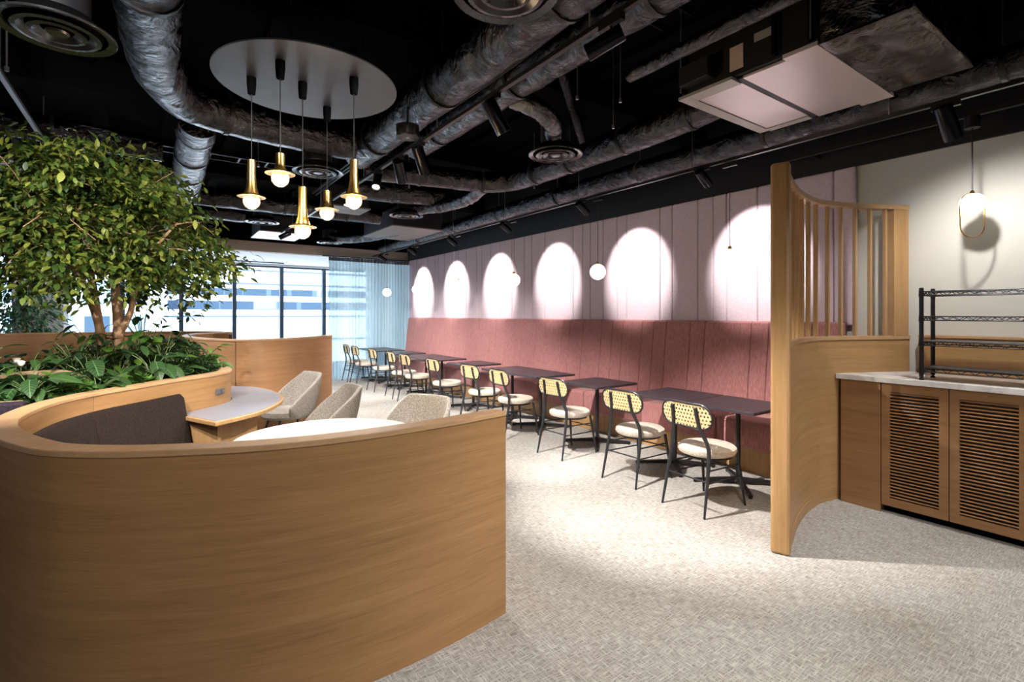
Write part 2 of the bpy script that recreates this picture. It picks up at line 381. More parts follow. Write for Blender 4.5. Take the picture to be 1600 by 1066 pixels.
bs = [1.95, 2.30, 2.634, 2.816, 3.356, 3.548, 3.883, 4.072, 4.254, 4.576, 4.759, 4.963, 5.334, 5.62, 5.78, 6.197, 6.42, 6.8, 6.98, 7.3, 7.62, 7.8, 8.2, 8.45, 8.65, 9.05, 9.25, 9.6, 9.85, 10.2, 10.45, 10.8, 11.1, 11.35, 11.56]
for a, b in zip(bs[:-1], bs[1:]):
    mb = MB(); a += .0015; b -= .0015
    pr = [(5.145, .47), (4.97, .47), (5.075, 1.42), (5.145, 1.437)]
    vs = [(x, a, z) for x, z in pr] + [(x, b, z) for x, z in pr]
    mb.add(vs, [(3, 2, 1, 0), (4, 5, 6, 7)] + [(i, (i + 1) % 4, 4 + (i + 1) % 4, 4 + i) for i in range(4)])
    part('backrest_panel', mb, 'rust', bq, bevel=.012)

# ================================================================== TABLES AND RATTAN CHAIRS
def make_table():
    t = thing('square_table', 'x', 'table')
    part('tabletop', MB().box(-.325, .325, -.325, .325, .690, .715), 'tabletop', t, bevel=.003, world=False)
    part('top_plate', MB().box(-.13, .13, -.13, .13, .682, .690), 'blackmetal', t, world=False)
    part('column', MB().tube([(0, 0, .03), (0, 0, .684)], .021, 14), 'blackmetal', t, smooth=True, world=False)
    hub = MB().lathe([(.001, .07), (.035, .07), (.045, .03), (.03, .025)], 16)
    part('hub', hub, 'blackmetal', t, smooth=True, world=False)
    for k in range(4):
        a = R(45 + 90 * k); m = Matrix.Rotation(a, 4, 'Z')
        mb = MB()
        vs = [m @ Vector(p) for p in ((.03, -.022, .022), (.38, -.016, .014), (.38, .016, .014), (.03, .022, .022), (.03, -.022, .062), (.38, -.016, .034), (.38, .016, .034), (.03, .022, .062))]
        mb.add(vs, [(0, 3, 2, 1), (4, 5, 6, 7), (0, 1, 5, 4), (1, 2, 6, 5), (2, 3, 7, 6), (3, 0, 4, 7)])
        f = part('foot', mb, 'blackmetal', t, bevel=.003, world=False)
        part('glide', MB().lathe([(.016, 0), (.018, .012), (.012, .016)], 10, tuple(m @ Vector((.362, 0, 0)))), 'blackmetal', f, world=False)
    return t
def make_chair():
    t = thing('rattan_chair', 'x', 'chair')
    P = dict(world=False)
    # seat pad
    prof = [(.001, .405), (.185, .405), (.208, .414), (.219, .436), (.216, .458), (.198, .472), (.10, .479), (.001, .480)]
    mb = MB().lathe(prof, 32); mb.v = [(x * 1.03 + .02, y, z) for x, y, z in mb.v]
    part('seat', mb, 'cushion', t, smooth=True, **P)
    mb = MB().tube([(.02 + .185 * math.cos(a), .185 * math.sin(a), .398) for a in [2 * math.pi * i / 24 for i in range(25)]], .009, 6, cap=False)
    part('seat_ring', mb, 'chairmetal', t, smooth=True, **P)
    for s in (-1, 1):
        pa = smooth_path([(-.275, s * .195, 0), (-.225, s * .183, .25), (-.19, s * .172, .44), (-.195, s * .160, .53), (-.232, s * .118, .66), (-.262, s * .105, .80)], .04)
        n = len(pa); part('back_leg', MB().tube(pa, [.0085 + .0065 * min(1, i / n * 2.2) for i in range(n)], 8), 'chairmetal', t, smooth=True, **P)
        pa = [(.235, s * .19, 0), (.20, s * .172, .25), (.175, s * .158, .405)]
        part('front_leg', MB().tube(pa, [.0085, .0125, .014], 8), 'chairmetal', t, smooth=True, **P)
        part('side_stretcher', MB().tube([(-.223, s * .183, .245), (.202, s * .173, .235)], .006, 6), 'chairmetal', t, **P)
        part('side_stretcher', MB().tube([(-.208, s * .178, .335), (.188, s * .166, .325)], .006, 6), 'chairmetal', t, **P)
    part('rear_stretcher', MB().tube([(-.222, -.183, .255), (-.222, .183, .255)], .006, 6), 'chairmetal', t, **P)
    part('front_stretcher', MB().tube([(.195, -.17, .29), (.195, .17, .29)], .006, 6), 'chairmetal', t, **P)
    # stadium back: half width hw, half height hh, bowed
    hw, hh = .228, .094; tilt = .16
    def bp(y, z, off=0):
        return (-.232 - z * tilt + .30 * y * y * 1.0 - .012 + off, y, .735 + z)
    st = []
    for i in range(13): a = R(-90 + 180 * i / 12); st.append((hw - hh + hh * math.cos(a), hh * math.sin(a)))
    for i in range(1, 5): st.append(((hw - hh) * (1 - i / 2.5), hh))
    for i in range(13): a = R(90 + 180 * i / 12); st.append((-(hw - hh) + hh * math.cos(a), hh * math.sin(a)))
    for i in range(1, 5): st.append((-(hw - hh) * (1 - i / 2.5), -hh))
    ring = [bp(y, z) for y, z in st]; ring.append(ring[0])
    br = part('back_frame', MB().tube(ring, .0085, 7, cap=False), 'chairmetal', t, smooth=True, **P)
    # woven cane: strips with open holes
    c = .0145; mb = MB(); ny = int(hw / c); nz = int(hh / c)
    def inside(y, z):
        dy = max(0, abs(y) - (hw - hh)); return math.hypot(dy, z) < hh - .003
    for i in range(-ny - 1, ny + 1):
        for j in range(-nz - 1, nz + 1):
            y0, z0 = i * c, j * c
            if not inside(y0 + c / 2, z0 + c / 2): continue
            if (i + (j // 2 % 2)) % 2 == 0 and j % 2 == 0:
                for (u0, u1, w0, w1) in ((0, .06, 0, 1), (.94, 1, 0, 1)):
                    mb.add([bp(y0 + c * y, z0 + c * z) for y, z in ((u0, w0), (u1, w0), (u1, w1), (u0, w1))], [(0, 1, 2, 3)])
                continue
            o = .0012 * ((i + j) % 2)
            vs = [bp(y, z, d + o) for d in (.002, -.002) for y, z in ((y0, z0), (y0 + c, z0), (y0 + c, z0 + c), (y0, z0 + c))]
            mb.add(vs, [(0, 1, 2, 3), (7, 6, 5, 4)])
    cb = part('cane_back', mb, 'cane', t, **P); cb['kind'] = 'stuff'; cb['label'] = 'woven cane backrest'
    return t
tabY = [2.455, 3.120, 4.195, 5.255, 5.905, 7.0, 8.10, 8.75, 9.75, 10.82, 11.40]
chY = [2.35, 3.08, 4.09, 5.10, 5.86, 6.95, 8.02, 8.66, 9.62, 10.70, 11.33]
chX = [3.555, 3.62, 3.66, 3.66, 3.68, 3.68, 3.68, 3.70, 3.70, 3.70, 3.72]
T0 = make_table(); C0 = make_chair()
for i in range(11):
    o = T0 if i == 0 else copy_tree(T0)
    o.location = (4.205, tabY[i], 0); o['group'] = 'square tables along the banquette'
    o['label'] = 'dark square pedestal table, %s from the slatted screen' % (ORD[i] if i else 'nearest and first')
    o = C0 if i == 0 else copy_tree(C0)
    o.location = (chX[i], chY[i], 0); o.rotation_euler = (0, 0, R([-3, 1, 2, -2, 3, 0, 2, -2, 1, 2, -1][i])); o['group'] = 'cane-back chairs in a row'
    o['label'] = 'cane-back black metal chair, %s from the slatted screen' % (ORD[i] if i else 'nearest and first')

# ================================================================== CURVED SLATTED SCREEN
sp = smooth_path([(3.24, 1.60), (3.65, 1.745), (3.95, 1.825), (4.20, 1.86), (4.375, 1.858), (4.69, 1.765), (5.185, 1.53)], .04)
sc = thing('slatted_screen', 'curved oak screen with upright slats beside the counter', 'screen', (3.24, 1.6, 0))
part('base_panel', MB().sweep(sp, -.04, .04, .0, 1.295), 'wood_screen', sc, smooth=True)
part('ledge', MB().sweep(sp, -.048, .048, 1.295, 1.325), 'wood_cap', sc, smooth=True)
part('top_rail', MB().sweep(sp, -.04, .04, 2.385, 2.42), 'wood_cap', sc, smooth=True)
part('plinth', MB().sweep([p for p in sp if p[0] < 4.5], -.046, -.0405, 0, .075), 'wood_screen', sc, smooth=True)
dx, dy = sp[4][0] - sp[0][0], sp[4][1] - sp[0][1]; a0 = math.atan2(dy, dx)
m = Matrix.Translation((3.215, 1.592, 0)) @ Matrix.Rotation(a0, 4, 'Z')
part('end_post', MB().box(-.045, .03, -.055, .055, 0, 2.455, m), 'wood_v', sc, bevel=.018)
L_ = [0]
for i in range(1, len(sp)): L_.append(L_[-1] + math.dist(sp[i], sp[i - 1]))
def on_path(p, Ls, d):
    for i in range(1, len(p)):
        if Ls[i] >= d:
            t = (d - Ls[i - 1]) / (Ls[i] - Ls[i - 1]); q = [p[i - 1][k] + (p[i][k] - p[i - 1][k]) * t for k in (0, 1)]
            return q, math.atan2(p[i][1] - p[i - 1][1], p[i][0] - p[i - 1][0])
    return list(p[-1]), math.atan2(p[-1][1] - p[-2][1], p[-1][0] - p[-2][0])
nsl = 13
for k in range(nsl):
    q, a = on_path(sp, L_, .10 + k * (L_[-1] - .30) / (nsl - 1))
    m = Matrix.Translation((q[0], q[1], 0)) @ Matrix.Rotation(a, 4, 'Z')
    part('slat', MB().box(-.010, .010, -.016, .016, 1.325, 2.386, m), 'wood_v', sc, bevel=.003)
q, a = on_path(sp, L_, L_[-1] - .075)
part('wall_jamb', MB().box(-.075, .07, -.038, .038, 1.325, 2.384, Matrix.Translation((q[0], q[1], 0)) @ Matrix.Rotation(a, 4, 'Z')), 'wood_v', sc, bevel=.003)

# ================================================================== COUNTER
XC = 4.50
def cab_body(name, label, y0, y1, louvre):
    t = thing(name, label, 'cabinet', ((XC + 5.18) / 2, (y0 + y1) / 2, 0), 0, 'counter cabinets' if louvre else None)
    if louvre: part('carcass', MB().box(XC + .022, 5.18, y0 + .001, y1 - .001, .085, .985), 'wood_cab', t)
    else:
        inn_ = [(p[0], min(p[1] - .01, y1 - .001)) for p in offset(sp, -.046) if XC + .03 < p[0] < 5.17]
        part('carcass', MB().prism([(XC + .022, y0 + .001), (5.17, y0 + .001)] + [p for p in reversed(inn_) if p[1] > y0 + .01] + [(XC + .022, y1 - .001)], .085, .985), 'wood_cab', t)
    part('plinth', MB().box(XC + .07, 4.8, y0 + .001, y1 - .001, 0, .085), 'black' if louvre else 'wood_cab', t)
    if not louvre:
        part('front_panel', MB().box(XC, XC + .02, y0 + .002, y1 - .002, 0.0, .983), 'wood_cab', t, bevel=.001); return
    d = thing('x', 'x', 'x'); bpy.data.objects.remove(d)
    z0, z1 = .06, .983; w = .055
    mb = MB().box(XC, XC + .021, y0 + .002, y0 + w, z0, z1).box(XC, XC + .021, y1 - w, y1 - .002, z0, z1)
    mb.box(XC, XC + .021, y0 + w, y1 - w, z0, z0 + .06).box(XC, XC + .021, y0 + w, y1 - w, z1 - .065, z1)
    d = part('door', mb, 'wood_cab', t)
    part('door_back', MB().box(XC + .019, XC + .0215, y0 + w, y1 - w, z0 + .06, z1 - .065), 'groove', d)
    n = 33; h = (z1 - z0 - .125) / n
    for k in range(n):
        zc = z0 + .06 + h * (k + .5)
        m = Matrix.Translation((XC + .008, (y0 + y1) / 2, zc)) @ Matrix.Rotation(R(30), 4, 'Y')
        part('slat', MB().box(-.008, .0075, -(y1 - y0) / 2 + w, (y1 - y0) / 2 - w, -.0042, .0042, m), 'wood_cab', d)
cab_body('end_cabinet', 'plain oak end panel unit beside the curved screen', 1.480, 1.755, False)
cab_body('louvred_cabinet', 'louvred oak cabinet beside the plain end unit', 1.078, 1.478, True)
cab_body('louvred_cabinet', 'louvred oak cabinet at the right edge of the photo', .676, 1.076, True)
cab_body('louvred_cabinet', 'louvred oak cabinet beyond the right edge of frame', .274, .674, True)
wt = thing('worktop', 'pale marble worktop on the oak cabinets', 'worktop', (4.84, 1.0, .985))
inn = [p for p in offset(sp, -.0405) if p[0] > XC - .02]
poly = [(XC - .02, .25), (5.195, .25)] + [(min(p[0], 5.195), p[1] - .003) for p in reversed(inn)] + [(XC - .02, inn[0][1] - .004)]
part('slab', MB().prism(poly, .986, 1.025), 'marble', wt, bevel=.002)
sb_ = thing('oak_backsplash', 'low oak upstand ledge on the grey wall behind the wire rack', 'ledge', (5.14, .85, 1.026))
part('board', MB().box(5.115, 5.13, .27, 1.42, 1.026, 1.315), 'wood_screen', sb_)
part('top_board', MB().box(5.10, 5.198, .27, 1.42, 1.3155, 1.335), 'wood_cap', sb_, bevel=.002)
part('end_board', MB().box(5.131, 5.198, 1.40, 1.42, 1.026, 1.315), 'wood_screen', sb_)
# wire rack
rk = thing('wire_rack', 'black four-tier wire rack standing on the marble worktop', 'rack', (4.66, .78, 1.025))
rx0, rx1, ry0, ry1 = 4.545, 4.80, .36, 1.244
for x in (rx0, rx1):
    for y in (ry0, ry1):
        p = part('post', MB().tube([(x, y, 1.045), (x, y, 1.690)], .0145, 12), 'blackmetal', rk, smooth=True)
        part('foot', MB().lathe([(.016, 1.026), (.013, 1.038), (.006, 1.042), (.006, 1.05)], 12, (x, y, 0)), 'blackmetal', p, smooth=True)
        part('cap', MB().lathe([(.0145, 1.684), (.0145, 1.694), (.01, 1.698)], 12, (x, y, 0)), 'blackmetal', p)
for kz, z in enumerate((1.115, 1.305, 1.487, 1.668)):
    sh = part('shelf_frame', MB().tube([(rx0, ry0, z), (rx0, ry1, z), ], .005, 6).tube([(rx1, ry0, z), (rx1, ry1, z)], .005, 6).tube([(rx0, ry1, z), (rx1, ry1, z)], .005, 6).tube([(rx0, ry0, z), (rx1, ry0, z)], .005, 6)
              .tube([(rx0, ry0, z - .028), (rx0, ry1, z - .028)], .0045, 6).tube([(rx1, ry0, z - .028), (rx1, ry1, z - .028)], .0045, 6).tube([(rx0, ry1, z - .028), (rx1, ry1, z - .028)], .0045, 6), 'blackmetal', rk)
    def zig(p0, p1, n):
        P0, P1 = Vector(p0), Vector(p1)
        return [tuple(P0.lerp(P1, i / n) + Vector((0, 0, 0 if i % 2 else -.028))) for i in range(n + 1)]
    part('truss_wire', MB().tube(zig((rx0, ry1, z), (rx0, ry0, z), 24), .0034, 5).tube(zig((rx1, ry1, z), (rx1, ry0, z), 24), .0034, 5).tube(zig((rx0, ry1, z), (rx1, ry1, z), 8), .0034, 5), 'blackmetal', sh)
    mb = MB()
    for k in range(1, 40): y = ry0 + (ry1 - ry0) * k / 40; mb.tube([(rx0, y, z + .003), (rx1, y, z + .003)], .0016, 4)
    part('deck_wires', mb, 'blackmetal', sh, stuff=True)
    for x in (rx0, rx1):
        for y in (ry0, ry1): part('collar', MB().lathe([(.0125, z - .036), (.0175, z - .034), (.0155, z + .008), (.0125, z + .009)], 12, (x, y, 0)), 'blackmetal', sh)
    if kz < 2: part('shelf_liner', MB().box(rx0 + .01, rx1 - .01, ry0 + .02, ry1 - .02, z + .005, z + .008), 'plastic', sh)

# ================================================================== PENDANTS ON THE WALL SIDE
def globe(i, x, y, z):
    t = thing('globe_pendant', 'glowing opal globe pendant on a thin cord, %s from the slatted screen' % (ORD[i] if i else 'nearest and first'), 'pendant lamp', (x, y, z), 0, 'globe pendants over the tables')
    part('globe', MB().lathe([(.09 * math.sin(a), z - .09 * math.cos(a)) for a in [math.pi * k / 14 for k in range(15)]], 24, (x, y, 0)), 'globe', t, smooth=True)
    part('cap', MB().lathe([(.018, z + .088), (.016, z + .115), (.004, z + .12)], 12, (x, y, 0)), 'brass', t, smooth=True)
    part('cord', MB().tube([(x, y, z + .118), (x, y, 2.83)], .003, 6), 'blackmetal', t)
    part('track_adapter', MB().box(x - .016, x + .016, y - .07, y + .07, 2.83, 2.862), 'blackmetal', t)
for i, y in enumerate((2.53, 4.18, 5.86, 7.49, 9.16, 10.73)): globe(i, 4.2, y, 2.0)
px, py, pz = 4.85, 1.03, 2.31
t = thing('loop_pendant', 'opal pendant with brass loop above the worktop', 'pendant lamp', (px, py, pz))
part('shade', MB().lathe([(.074 * math.sin(a) ** .7 if 0 < k < 14 else .001, pz - .07 * math.cos(a)) for k, a in [(k, math.pi * k / 14) for k in range(15)]], 28, (px, py, 0)), 'globe', t, smooth=True)
lp = []
fx, fy = .815, -.579   # loop lies across the line of sight down the wall
for k in range(41):
    a = 2 * math.pi * k / 40; c_, s_ = math.cos(a), math.sin(a)
    lp.append((px + fx * .09 * c_, py + fy * .09 * c_, pz - .085 + (.072 if s_ > 0 else -.072) + .09 * s_))
part('loop', MB().tube(lp, .0042, 7, cap=False), 'brass', t, smooth=True)
part('cap', MB().lathe([(.022, pz + .066), (.01, pz + .095), (.004, pz + .1)], 12, (px, py, 0)), 'brass', t, smooth=True)
part('cord', MB().tube([(px, py, pz + .098), (px, py, 2.86)], .005, 6), 'blackmetal', t)
part('canopy', MB().lathe([(.045, 2.86), (.045, 2.945)], 18, (px, py, 0)), 'blackmetal', t, smooth=True)
tag(part('mounting_rail', MB().box(4.83, 4.87, -1.5, 2.4, 2.946, 2.985), 'blackmetal'), 'slim black rail carrying the loop pendant', 'rail')
for y in (2.2,): tag(part('rail_bracket', MB().box(4.86, 5.168, y - .015, y + .015, 2.986, 3.01), 'blackmetal'), 'black bracket fixing the pendant rail to the wall', 'bracket')

# ================================================================== TRACKS AND SPOTS
def track(name, label, p0, p1, rods, mat='blackmetal'):
    t = thing(name, label, 'lighting track', ((p0[0] + p1[0]) / 2, (p0[1] + p1[1]) / 2, p0[2]))
    P0, P1 = Vector(p0), Vector(p1); d = (P1 - P0); L = d.length; a = math.atan2(d.y, d.x)
    m = Matrix.Translation(P0) @ Matrix.Rotation(a, 4, 'Z')
    part('rail', MB().box(0, L, -.015, .015, 0, .026, m), mat, t)
    for k in range(rods):
        q = P0.lerp(P1, (k + .5) / rods); part('hanger_rod', MB().tube([(q.x, q.y, q.z + .026), (q.x, q.y, 3.5)], .004, 6), 'steel', t)
def spot(label, pos, to, power, ang, blend, group, size=1.0, zt=None, col=(1, .955, .91), rad=.03):
    """track head: pos = pivot just below the rail"""
    p = Vector(pos); q = aim(pos, to); m3 = q.to_matrix().to_4x4()
    t = thing('track_spotlight', label, 'spotlight', pos, 0, group)
    zt = zt or p.z + .07
    part('adapter', MB().box(p.x - .015, p.x + .015, p.y - .075, p.y + .075, zt - .03, zt), 'blackmetal', t)
    part('stem', MB().tube([(p.x, p.y, p.z), (p.x, p.y, zt - .03)], .007, 8), 'blackmetal', t)
    mm = Matrix.Translation(p) @ m3; r = .042 * size; l = .19 * size
    part('body', MB().lathe([(r * .93, .06 * size), (r, .055 * size), (r, -l + .06 * size), (r * .86, -l + .06 * size), (r * .8, -l + .085 * size)], 22, mat=mm), 'spotmetal', t, smooth=True)
    part('lens', MB().lathe([(.001, -l + .075 * size), (r * .8, -l + .075 * size)], 18, mat=mm), 'lens', t)
    if power:
        ld = bpy.data.lights.new('spot_beam', 'SPOT'); ld.energy = power; ld.spot_size = R(ang); ld.spot_blend = blend; ld.color = col; ld.shadow_soft_size = rad
        lo = bpy.data.objects.new('spot_beam', ld); COL.objects.link(lo); lo.parent = t
        lo.location = m3 @ Vector((0, 0, -l + .05 * size)); lo.rotation_euler = q.to_euler()
    return t
track('lighting_track', 'long black lighting track beside the lilac wall', (4.15, -2.6, 2.862), (4.15, 11.5, 2.862), 9)
track('lighting_track', 'black lighting track over the middle aisle', (1.80, -2.4, 2.93), (1.80, 9.5, 2.93), 7)
track('lighting_track', 'pale-edged lighting track at the far left above the tree', (-.84, -2.4, 3.08), (-.84, 7.0, 3.08), 6, 'steel')
WY = [2.78, 4.40, 6.02, 7.64, 9.27, 10.88]
for i, y in enumerate(WY):
    spot('black track spot washing the lilac wall, %s from the slatted screen' % (ORD[i] if i else 'nearest and first'), (4.12, y - .02, 2.79), (5.2, y, 2.10), SPOT_WALL, 59, .5, 'wall washing spots', 1.0, 2.862, (1, .95, .92), .012)
spot('large black track spot above the wire rack', (4.15, 1.01, 2.78), (4.9, .8, 1.5), 85, 135, .8, None, 1.2, 2.862)
for i, (y, to, pw_) in enumerate(((2.75, (3.45, 2.6, .3), 780), (3.87, (3.4, 4.9, .2), 720), (4.30, (3.7, 7.0, .3), 700))):
    spot(['large black track spot tilted over the middle aisle', 'lit black track spot pointing down beside the sensor disc', 'black track spot hanging left of the lit one'][i], (1.80, y, 2.84), to, pw_, 66, .7, 'aisle spots', 1.2, 2.93, rad=.01)
spot('black track spot over the far aisle near the curtain', (1.80, 8.2, 2.86), (3.6, 10.2, .3), 600, 80, .7, 'aisle spots', 1.0, 2.93)
spot('added black track spot over the aisle beyond the brass bells', (1.80, 6.5, 2.86), (3.6, 8.4, .3), 600, 78, .7, 'aisle spots', 1.0, 2.93)  # added lamp, carries the light farther along the aisle floor
spot('added black track spot over the far aisle before the windows', (1.80, 9.1, 2.86), (-1.4, 10.9, 1.0), 320, 100, .8, 'aisle spots', 1.0, 2.93)  # added lamp, turned to brighten the grey column and potted tree
spot('added black track spot over the aisle, turned to the round white table', (1.80, 4.85, 2.86), (1.0, 3.6, .7), 260, 60, .7, 'aisle spots', 1.0, 2.93)  # added lamp to whiten the round table
spot('added black track spot over the aisle, turned to the tub chairs', (1.80, 5.75, 2.86), (1.2, 5.3, .7), 220, 70, .7, 'aisle spots', 1.0, 2.93)  # added lamp to brighten the tub chairs
# unseen fill spots added along the tracks to brighten the room
for i, (x, y, z, to, pw_, an, lb) in enumerate((
        (1.8, .9, 2.84, (2.3, 1.4, 0), 150, 85, 'added black fill spot over the aisle, just above the photographer'), (1.8, -.3, 2.84, (1.0, 2.1, .5), 120, 85, 'added black fill spot behind the photographer, turned to the foreground partition'),
        (1.8, -1.6, 2.84, (2.6, .6, 0), 230, 85, 'rearmost added black fill spot on the aisle track'), (4.15, -.7, 2.78, (3.6, .3, 0), 110, 85, 'rearmost added black fill spot on the wall-side track'),
        (-.84, -1.2, 3.0, (-.2, 2.3, .5), 150, 85, 'rearmost added black fill spot on the pale left track'), (-.84, 1.0, 3.0, (-.35, 5.0, 1.9), 520, 62, 'added black fill spot on the pale left track, turned up to the tree crown'),
        (-.84, 2.2, 3.0, (-.2, 4.7, 1.1), 420, 70, 'added black fill spot on the pale left track, turned down to the planter'), (1.8, 1.7, 2.84, (-.1, 4.9, 1.4), 420, 60, 'added black fill spot over the aisle, turned left to the planter'), (-.84, 6.6, 3.0, (.6, 6.9, .5), 300, 90, 'farthest added black fill spot on the pale left track'))):
    spot(lb, (x, y, z), to, pw_, an, .7, 'added fill spots', 1.0, 2.93 if x == 1.8 else (2.862 if x > 2 else 3.08))

# ================================================================== FOREGROUND PARTITION AND PLANTER
ZT = 1.017
core = [(1.425, 2.112), (1.115, 2.062), (.80, 2.040), (.535, 2.052), (.30, 2.105), (.085, 2.195), (-.115, 2.305), (-.29, 2.455), (-.39, 2.62), (-.478, 2.82), (-.530, 2.98), (-.562, 3.15), (-.57, 3.30),
        (-.545, 3.55), (-.495, 3.76), (-.42, 3.93), (-.32, 4.09), (-.12, 4.31), (.10, 4.56), (.35, 4.79), (.475, 4.98), (.51, 5.22), (.48, 5.46), (.36, 5.66), (.10, 5.80), (-.3, 5.86), (-.8, 5.80), (-1.3, 5.5), (-1.6, 5.0), (-1.55, 4.45), (-1.3, 4.1), (-.95, 3.93), (-.62, 3.86)]
cp = smooth_path(core, .04)
fp = thing('planter_partition', 'sweeping curved oak partition that runs into the planter', 'partition', (0.2, 2.1, 0))
Lc = [0]
for i in range(1, len(cp)): Lc.append(Lc[-1] + math.dist(cp[i], cp[i - 1]))
def split(path, Ls, cuts):
    out = []; cuts = [-1] + cuts + [1e9]
    for a, b in zip(cuts[:-1], cuts[1:]):
        seg = [p for p, l in zip(path, Ls) if a <= l <= b]
        if a > 0:
            nx = next(p for p, l in zip(path, Ls) if l >= a); seg = seg
        out.append(seg)
    # close the gaps: start every piece a hair after the end of the one before
    for k in range(1, len(out)):
        a, b = Vector(out[k - 1][-1]), Vector(out[k][0])
        out[k].insert(0, tuple(a + (b - a).normalized() * .005))
    return out
# panel joint seen near the left edge of the photograph
cut0 = next(l for p, l in zip(cp, Lc) if p[0] < -.40)
for seg in split(cp, Lc, [cut0, cut0 + 1.5, cut0 + 3.6, cut0 + 5.6]):
    part('wall_panel', MB().sweep(seg, -.044, .044, 0, ZT - .024), 'wood', fp, smooth=True)
part('inner_core', MB().sweep(cp, -.036, .036, .002, ZT - .03), 'groove', fp)
part('cap', MB().sweep(cp, -.05, .05, ZT - .024, ZT), 'wood_cap', fp, smooth=True, bevel=.004)
part('socket_plate', MB().box(-.055, .055, -.006, .004, -.025, .025, Matrix.Translation((.435, 4.815, .86)) @ Matrix.Rotation(R(55), 4, 'Z')), 'plastic', fp, bevel=.003)
for k in (-1, 1):
    part('socket', MB().box(-.02, .02, -.009, -.0055, -.014, .014, Matrix.Translation((.435, 4.815, .86)) @ Matrix.Rotation(R(55), 4, 'Z') @ Matrix.Translation((k * .026, 0, 0))), 'steel', fp)
# soil
ip = [p for p, l in zip(offset(cp, .052), Lc) if l > next(l for p, l in zip(cp, Lc) if p[1] > 3.86)]
so_ = part('planting_soil', MB().prism(ip[:-1], .80, .93), 'soil'); so_['kind'] = 'stuff'; tag(so_, 'dark planting soil inside the oak planter', 'soil')
# booth seat inside the partition: cushion ring and brown back
st_ = [p for p, l in zip(cp, Lc) if cut0 - .45 < l and p[0] < .09 and p[1] < 4.7 and l < cut0 + 3.2]
be = thing('booth_bench', 'dark brown boucle booth bench inside the foreground partition', 'bench', (-.3, 3.6, 0))
def back_sweep(path, z0, z1, t0, t1, off=-.052):
    a = offset(path, off); b = offset(path, off - t0); c = offset(path, off - t1); n = len(path); vs = []
    for i in range(n): vs += [(a[i][0], a[i][1], z0), (b[i][0], b[i][1], z0), (c[i][0], c[i][1], z1 - .03), ((c[i][0] * .6 + a[i][0] * .4), (c[i][1] * .6 + a[i][1] * .4), z1), (a[i][0], a[i][1], z1 - .012)]
    fs = [(i * 5 + k, i * 5 + (k + 1) % 5, (i + 1) * 5 + (k + 1) % 5, (i + 1) * 5 + k) for i in range(n - 1) for k in range(5)]
    fs += [(0, 1, 2, 3, 4), tuple((n - 1) * 5 + k for k in (4, 3, 2, 1, 0))]
    return MB().add(vs, fs)
n3 = len(st_)
for a, b in ((0, n3 // 3), (n3 // 3, int(n3 * .68)), (int(n3 * .68), n3)):
    s_ = st_[a:b + 1]
    if a: s_ = [tuple(Vector(s_[0]).lerp(Vector(s_[1]), .12))] + s_[1:]
    part('backrest', back_sweep(s_, .42, .915, .17, .085), 'brown', be, smooth=True, bevel=.008)
    part('seat', MB().sweep(s_, -.54 if a else -.30, -.06, .13, .41), 'brown', be, smooth=True, bevel=.02)
part('base', MB().sweep(st_[n3 // 3:], -.40, -.055, 0, .13), 'groove', be)
# neighbouring bench behind the planter's left end
s2 = smooth_path([(-.575, 3.79), (-.70, 3.80), (-.95, 3.84), (-1.3, 3.98), (-1.62, 4.3)], .05)
b2 = thing('plum_bench', 'dark plum bench back just behind the foreground cap at left edge', 'bench', (-1.0, 3.8, 0))
part('backrest', MB().sweep(s2, .005, .095, .3, 1.03), 'plum', b2, smooth=True, bevel=.012)
part('seat', MB().sweep(s2, .10, .44, .1, .42), 'plum', b2, smooth=True, bevel=.02)
# planter-end table
ZP = .75
o1 = [(.19, 4.42), (.338, 4.04), (.62, 4.26), (.806, 4.53), (.935, 4.87), (.955, 5.32), (.86, 5.75), (.655, 6.03)]
rim = smooth_path(o1[1:], .06)
inn1 = [p for p in offset(cp, -.046) if p[0] > .0 and 4.5 < p[1] < 5.75]
poly = [(.16, 4.44)] + rim + [(.42, 5.72)] + [p for p in reversed(inn1) if p[0] > .10]
pt = thing('planter_table', 'grey-topped oak-edged table wrapped around the planter end', 'table', (.6, 5.0, 0))
def shrink(poly, d):
    cx = sum(p[0] for p in poly) / len(poly); cy = sum(p[1] for p in poly) / len(poly)
    return poly
part('tabletop', MB().prism(poly, ZP - .032, ZP - .001), 'wood_v', pt, bevel=.006)
edge = offset(rim, .022); ti = [(.185, 4.435)] + [(.345, 4.075)] + edge[2:-1] + [(.46, 5.70)] + [(p[0] + .004, p[1] - .004) for p in reversed(inn1) if p[0] > .13]
part('laminate', MB().prism(ti, ZP - .001, ZP + .0015), 'greytop', pt)
m = Matrix.Translation((.285, 4.395, 0)) @ Matrix.Rotation(R(-50), 4, 'Z')
part('support_panel', MB().box(-.12, .15, -.015, .015, 0, ZP - .033, m), 'wood_v', pt, bevel=.002)
m = Matrix.Translation((.50, 4.47, 0)) @ Matrix.Rotation(R(40), 4, 'Z')
part('support_panel', MB().box(-.20, .22, -.02, .02, 0, ZP - .033, m), 'wood_v', pt, bevel=.002)
part('support_panel', MB().box(.60, .64, 5.0, 5.5, 0, ZP - .033), 'wood_v', pt)
# round white table
wt_ = thing('round_table', 'round white table inside the foreground booth', 'table', (.91, 3.32, 0))
part('tabletop', MB().lathe([(.001, .690), (.560, .690), (.57, .697), (.57, .712), (.565, .716), (.001, .716)], 64, (.91, 3.32, 0)), 'whitetop', wt_, smooth=True)
part('column', MB().tube([(.91, 3.32, .02), (.91, 3.32, .69)], .035, 16), 'blackmetal', wt_, smooth=True)
part('base', MB().lathe([(.26, 0), (.26, .012), (.06, .03), (.035, .05)], 32, (.91, 3.32, 0)), 'blackmetal', wt_, smooth=True)
